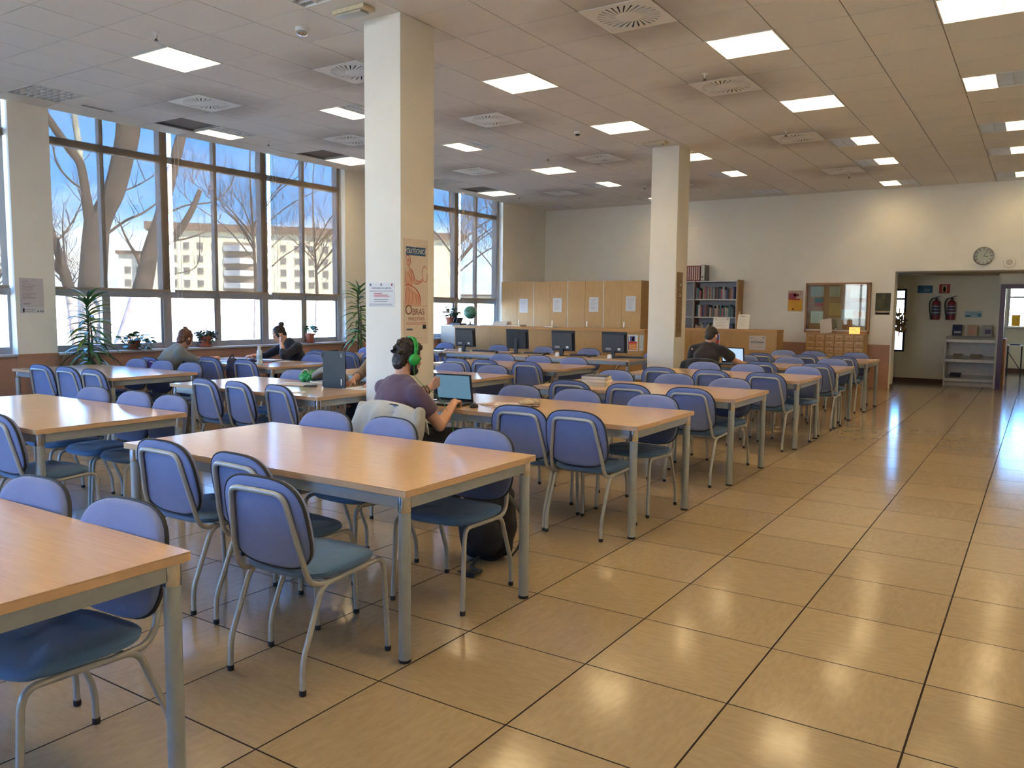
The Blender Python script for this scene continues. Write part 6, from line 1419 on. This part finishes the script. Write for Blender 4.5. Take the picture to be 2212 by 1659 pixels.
def sill_plant(lab, y, r, h, kind, seed):
    r_ = random.Random(seed); t = thing('potted_plant', lab, 'potted plant', (-8.77+.0, y, SZ)); t.location.x = -8.765; t.location.z = SZ+.004
    pot(t, r, h, 0, True)
    if kind == 'trail':
        for k in range(26):
            a = r_.uniform(0, 2*PI); L = r_.uniform(.12, .30); sx = abs(math.cos(a))*.5; p = [V(0, 0, h*.85), V(sx*.06+.03, math.sin(a)*.10, h+.06*r_.random()), V(sx*.08+.04, math.sin(a)*L, h-.02+.10*r_.uniform(-1, 1))]
            part('vine', MB().tube(p, .003, 4), stem_mat, t); q = p[-1]
            for m_ in range(2):
                b = MB(); leaf(b, q+V(0, r_.uniform(-.02, .02), r_.uniform(-.02, .03)), (r_.uniform(.2, .7), r_.uniform(-1, 1), r_.uniform(-.2, .4)), .085, .058, .5, 5); part('leaf', b, leaf_green, t, 60)
    elif kind == 'succulent':
        for k in range(34):
            a = r_.uniform(0, 2*PI); sx = abs(math.cos(a))*.8; reach = r_.uniform(.08, .22); p = [V(0, 0, h*.85), V(sx*.05, math.sin(a)*reach*.6, h+r_.uniform(.0, .07)), V(sx*.09+.02, math.sin(a)*reach, h-r_.uniform(-.06, .12))]
            b = MB(); b.tube(p, .005, 5)
            for m_ in range(6):
                q = p[1]*(1-m_/6)+p[2]*(m_/6); b.ball(q+V(r_.uniform(-.02, .02), r_.uniform(-.02, .02), r_.uniform(-.015, .02)), (.013, .017, .012), 6, 5)
            part('branch', b, leaf_dark, t, 60)
        part('flower_spike', MB().tube([(0, .02, h), (.0, .03, h+.14), (0, .028, h+.26)], [.006, .005, .003], 6), plain('spike_purple', (0.10, 0.05, 0.09), 0.7), t)
    else:
        for k in range(46):
            a = r_.uniform(0, 2*PI); e_ = r_.uniform(.1, 1.4); R_2 = r_.uniform(.05, .12); q = V(math.cos(a)*math.cos(e_)*R_2, math.sin(a)*math.cos(e_)*R_2, h+.02+math.sin(e_)*R_2)
            b = MB(); leaf(b, q, (math.cos(a), math.sin(a), .3), .085, .055, .6, 4); part('leaf', b, leaf_green, t, 60)
        part('stems', MB().tube([(0, 0, h*.8), (.01, .02, h+.05)], .006, 6).tube([(0, 0, h*.8), (-.02, -.02, h+.06)], .006, 6), stem_mat, t)
    return t
sill_plant('trailing green plant in a square terracotta pot on the sill beside the tall plant', 3.47, .085, .12, 'trail', 3)
sill_plant('dark drooping succulent in a terracotta pot on the sill by the woman in grey', 4.58, .10, .15, 'succulent', 4)
sill_plant('small bushy plant in a terracotta pot on the sill near the hair bun', 6.62, .075, .15, 'bushy', 5)
t = thing('potted_plant', 'leafy plant in a terracotta pot on the counter beside the first column', 'potted plant', (-8.62+.06, 10.22, cz)); pot(t, .105, .15, .004, True); r_ = random.Random(8)
for k in range(60):
    a = r_.uniform(0, 2*PI); e_ = r_.uniform(-.1, 1.3); R_2 = r_.uniform(.06, .24); q = V(math.cos(a)*math.cos(e_)*R_2*.6, math.sin(a)*math.cos(e_)*R_2*.5, .17+math.sin(e_)*R_2); b = MB(); leaf(b, q, (math.cos(a), math.sin(a), .4), .10, .07, .6, 4); part('leaf', b, leaf_dark, t, 60)
b = MB()
for k in range(12):
    a = 2*PI*k/12; b.tube([(0, 0, .13), (.05*math.cos(a), .05*math.sin(a), .22), (.11*math.cos(a), .10*math.sin(a), .30+.08*math.sin(3*a))], .004, 5)
part('stems', b, stem_mat, t)
# ================================================================== OUTDOORS
lawn = struct(part('ground_outside', MB().box(-420, -9.2, -260, 420, -1.0, -.6), plain('lawn', (0.60, 0.58, 0.47), 0.9, var=0.35, scale=.15), smooth=0), 'sunlit lawn and paving outside the windows')
struct(part('ground_courtyard', MB().box(-9, 40, 22, 120, -1.0, -.6), plain('courtyard', (0.42, 0.40, 0.36), 0.9, var=0.2, scale=.3), smooth=0), 'pale courtyard behind the small room')
struct(part('ground_forecourt', MB().box(-9.1, 60, -200, -7.75, -1.0, -.6), plain('forecourt', (0.50, 0.48, 0.44), 0.9, var=0.15, scale=.3), smooth=0), 'pale forecourt behind the camera')
struct(part('path_outside', MB().box(-60, -40, -200, 200, -.6, -.57), plain('pale_path', (0.62, 0.58, 0.50), 0.9, var=0.1), smooth=0), 'pale path across the lawn')
bark = plain('plane_bark', (0.085, 0.06, 0.048), 0.85, var=0.4, scale=3, bump=0.4, bscale=12)
bark2 = plain('pale_bark', (0.42, 0.40, 0.30), 0.85, var=0.4, scale=3)
twig_mat = plain('twig_bark', (0.10, 0.07, 0.06), 0.9, var=0.2)
def limb(X, pts, depth=0.0):
    n = len(pts)
    return [(Vector((X+depth*k/max(1, n-1), y, z)), r) for k, (y, z, r) in enumerate(pts)]
def add_limb(mb, lm, n=10):
    # smooth the polyline
    P = [p for p, r in lm]; R = [r for p, r in lm]; pts = []; rs = []
    for k in range(len(P)-1):
        a = P[max(k-1, 0)]; b_ = P[k]; c = P[k+1]; d = P[min(k+2, len(P)-1)]
        for s in range(4):
            t = s/4
            pts.append(0.5*((2*b_)+(c-a)*t+(2*a-5*b_+4*c-d)*t*t+(3*b_-a-3*c+d)*t**3)); rs.append(R[k]*(1-t)+R[k+1]*t)
    pts.append(P[-1]); rs.append(R[-1]); mb.tube(pts, rs, n)
    return pts, rs
rt = random.Random(3)
def twigs(mb, pts, rs, count, length, up=0.6, sub=2, r0=.012):
    for _ in range(count):
        k = rt.randrange(1, len(pts)); p = pts[k].copy(); d = Vector((rt.uniform(-.5, .5), rt.uniform(-1, 1), up+rt.uniform(-.3, .6))).normalized()
        L = length*rt.uniform(.5, 1.2); n = 5; q = [p]; 
        for s in range(n):
            d = (d+Vector((rt.uniform(-.2, .2), rt.uniform(-.25, .25), .22))).normalized(); q.append(q[-1]+d*L/n)
        rr = [r0*(1-s/(n+1.0)) for s in range(n+1)]
        mb.tube(q, rr, 4, cap=False)
        for _2 in range(sub):
            j = rt.randrange(1, n); dd = Vector((rt.uniform(-.5, .5), rt.uniform(-1, 1), rt.uniform(.2, 1))).normalized(); q2 = [q[j]]
            for s in range(3):
                dd = (dd+Vector((0, rt.uniform(-.2, .2), .25))).normalized(); q2.append(q2[-1]+dd*L*.5/3)
            mb.tube(q2, [r0*.5, r0*.4, r0*.3, r0*.2], 3, cap=False)
def tree(name, lab, limbs, tw, pale=()):
    t = thing(name, lab, 'tree', (limbs[0][0][0].x, limbs[0][0][0].y, -.6)); off = Vector(t.location); tb = MB()
    M = Matrix.Translation(-off)
    for k, lm in enumerate(limbs):
        b = MB(); pts, rs = add_limb(b, lm); twigs(tb, pts, rs, tw[0], tw[1], sub=tw[2], r0=tw[3])
        o = part('trunk' if k == 0 else 'branch', b, bark2 if k in pale else bark, t, 60, M=M)
    o = part('twigs', tb, twig_mat, t, 0, M=M); o['kind'] = 'stuff'
    return t
tree('plane_tree', 'thick forked plane tree right outside the first blind', [
    limb(-20, [(9.3, -.7, .42), (9.26, 1.56, .36), (9.34, 2.46, .35), (9.41, 3.13, .34), (9.50, 3.9, .31)]),
    limb(-20, [(9.48, 3.5, .30), (9.60, 4.0, .28), (9.79, 4.51, .27), (9.97, 5.43, .28), (10.05, 6.2, .31), (9.95, 7.6, .25), (9.8, 9.5, .2)], 1),
    limb(-20, [(9.38, 3.4, .20), (9.26, 3.9, .15), (9.19, 4.44, .12), (9.08, 5.16, .11), (8.83, 5.47, .108), (8.46, 5.95, .10), (8.0, 6.6, .08), (7.5, 7.4, .06)]),
    limb(-20, [(9.08, 5.10, .09), (9.05, 5.72, .084), (8.98, 6.36, .072), (8.98, 7.6, .06)]),
    limb(-19.6, [(10.1, 5.9, .2), (10.4, 6.4, .15), (10.6, 7.6, .12), (10.8, 9, .08)]),
    limb(-20, [(9.7, 3.35, .040), (10.29, 3.79, .034), (10.86, 4.08, .03), (11.4, 4.5, .018)]),
    limb(-20, [(9.95, 4.48, .024), (10.58, 4.75, .02), (11.2, 5.15, .012)]),
    limb(-20, [(9.19, 4.48, .034), (8.8, 4.69, .026), (8.47, 5.07, .021), (8.4, 5.5, .012)])], (6, 1.1, 2, .011), pale=(3,))
tree('leaning_tree', 'slanting bare tree trunk outside the middle blind', [
    limb(-18, [(8.5, -.7, .32), (9.0, .5, .29), (9.36, 1.57, .25), (9.57, 2.22, .225), (9.73, 2.87, .20), (10.05, 3.76, .165), (10.32, 4.66, .15), (10.6, 5.57, .14), (10.77, 6.12, .13), (11.0, 7.04, .11), (11.2, 8.5, .09)]),
    limb(-18, [(9.92, 2.75, .09), (10.12, 3.1, .10), (10.38, 3.35, .10), (10.75, 3.96, .08), (10.97, 4.55, .06)], .4),
    limb(-18, [(10.2, 3.85, .027), (10.76, 4.14, .023), (11.55, 4.32, .019), (11.99, 4.69, .014), (12.2, 5.15, .010)], .3),
    limb(-18, [(9.5, 2.3, .06), (9.41, 2.7, .05), (9.25, 3.05, .032), (9.11, 3.5, .02)], -.3),
    limb(-18, [(10.05, 2.25, .018), (10.6, 2.35, .016), (10.99, 2.59, .014), (11.0, 3.4, .008)], .3),
    limb(-18, [(10.3, 3.16, .032), (10.78, 3.27, .023), (11.3, 3.5, .012)], .2)], (5, .9, 2, .009))
tree('bare_tree', 'thin bare tree beside the pier, leaning to the edge of the window', [
    limb(-24, [(11.1, -.7, .2), (10.87, 1.56, .17), (10.7, 2.34, .165), (10.43, 3.35, .11), (10.28, 3.9, .085), (10.0, 5.2, .06)]),
    limb(-24, [(10.8, 2.3, .10), (10.5, 2.5, .1), (10.26, 2.85, .10), (9.9, 3.3, .07)]),
    limb(-24, [(10.40, 3.3, .04), (10.91, 3.9, .025), (11.31, 4.66, .015)])], (10, 1.6, 3, .013))
def brush_tree(lab, base, hgt, spread, seed, nlimb=7):
    r_ = random.Random(seed); bx, by = base
    limbs = [[(Vector((bx, by, -.6)), .16), (Vector((bx, by+.1, hgt*.2)), .12), (Vector((bx, by, hgt*.4)), .08), (Vector((bx, by-.2, hgt*.75)), .045), (Vector((bx, by, hgt)), .015)]]
    for k in range(nlimb):
        a = r_.uniform(0, 2*PI); z0 = hgt*r_.uniform(.22, .5); L = spread*r_.uniform(.6, 1)
        limbs.append([(Vector((bx, by, z0)), .05), (Vector((bx+math.cos(a)*L*.4, by+math.sin(a)*L*.4, z0+hgt*.14)), .035), (Vector((bx+math.cos(a)*L*.8, by+math.sin(a)*L*.8, z0+hgt*.22)), .02), (Vector((bx+math.cos(a)*L, by+math.sin(a)*L, z0+hgt*r_.uniform(.2, .4))), .01)])
    return tree('bare_tree', lab, limbs, (16, spread*.45, 5, .014))
brush_tree('feathery bare tree outside the third blind of the big window', (-40, 31), 13, 6, 11, 12)
brush_tree('feathery bare tree before the cream building, near the first column', (-42, 38), 12, 6, 12, 9)
brush_tree('bare tree outside the far window, behind the globe', (-30, 44), 13, 7, 13, 10)
brush_tree('bare tree outside the far window, nearest the first column', (-26, 33), 11, 5, 14, 8)
brush_tree('distant bare tree between the big trunks and the cream building', (-60, 30), 9, 4, 15, 7)
brush_tree('distant bare tree low beside the forked trunk', (-58, 24), 8, 4, 16, 7)
brush_tree('bare tree in the courtyard beyond the small room', (3.0, 33), 8, 4, 17, 8)
# cream building across the lawn
N_ = Vector((math.sin(-.9), math.cos(-.9), 0)); E_ = Vector((N_.y, -N_.x, 0))
B0 = CAM_POS + N_*190; B0.z = -.6
bm_ = Matrix((E_, N_, Vector((0, 0, 1)))).transposed().to_4x4(); bm_.translation = B0
cream = plain('cream_render', (0.78, 0.70, 0.50), 0.85, var=0.04, scale=.3)
bld = thing('apartment_block', 'wide cream apartment block with flat brown cornice and curved balconies', 'building'); bld.matrix_world = bm_
def U(px_): return (px_-1106)/F_PX
def ux(px_, dist=190):
    a = YAW + math.atan((px_-1106)/F_PX); return dist*math.tan(a+.9)
uL, uR = ux(328), ux(760)+26
part('facade', MB().box(uL, uR, 0, 14, 0, 18.2), cream, bld, smooth=0)
part('cornice', MB().box(uL-.8, uR+.8, -1.2, 14.5, 18.2, 19.7), plain('cornice_brown', (0.20, 0.13, 0.10), 0.8), bld, smooth=0)
win_me = MB().box(-.62, .62, -.06, .3, -.75, .75).mesh('far_window', 0, (plain('far_window_shade', (0.20, 0.18, 0.16), 0.5),))
frm = MB(); frm.box(-.72, .72, -.08, 0, .75, .85); frm.box(-.72, .72, -.12, 0, -.85, -.75)
wfr_me = frm.mesh('far_window_trim', 0, (plain('far_window_trim', (0.70, 0.64, 0.50), 0.8),))
for pxx in (351, 379, 407, 436, 467, 583, 614, 644, 674, 704):
    for z in (14.9, 12.1, 9.5, 6.8, 4.1):
        g = link('window', win_me, bld, (ux(pxx), 0, z)); link('window_trim', wfr_me, g)
bal_mat = plain('balcony_white', (0.62, 0.60, 0.58), 0.8, var=0.05); bal_dk = plain('balcony_recess', (0.30, 0.24, 0.19), 0.8)
part('balcony_recess', MB().box(ux(486), ux(556), -.1, .1, 2, 16), bal_dk, bld, smooth=0)
for z in (3.2, 5.9, 8.6, 11.3, 14.0):
    b = MB(); x0, x1 = ux(486), ux(556); n = 14; pts = []
    for k in range(n+1):
        t = k/n; pts.append((x0+(x1-x0)*t, -.3-2.4*(1-abs(math.cos(t*PI)))**.7))
    lo = [Vector((x, y, z)) for x, y in pts]+[Vector((x1, 0, z)), Vector((x0, 0, z))]
    hi = [Vector((p.x, p.y, z+1.2)) for p in lo]
    b.rings([lo, hi]); part('balcony', b, bal_mat, bld, 30)
low_b = thing('low_wing', 'lower pale wing left of the cream apartment block', 'building'); low_b.matrix_world = bm_
part('facade', MB().box(ux(255), uL-.5, 4, 14, 0, 13.0), plain('pale_render', (0.76, 0.70, 0.58), 0.85, var=0.04, scale=.3), low_b, smooth=0)
part('cornice', MB().box(ux(255)-.5, uL-.5, 3.2, 14, 13.0, 13.7), MATS['cornice_brown'], low_b, smooth=0)
for pxx in (275, 300):
    for z in (9.5, 6.8, 4.1):
        g = link('window', win_me, low_b, (ux(pxx), 4, z)); link('window_trim', wfr_me, g)
hs_ = thing('distant_house', 'distant pale low building seen through the far window', 'building', (-150, 260, -.6), .5)
part('wall', MB().box(-40, 40, -6, 6, 0, 6.5), MATS['pale_render'], hs_, smooth=0); part('roof', MB().box(-41, 41, -7, 7, 6.5, 7.1), MATS['cornice_brown'], hs_, smooth=0)
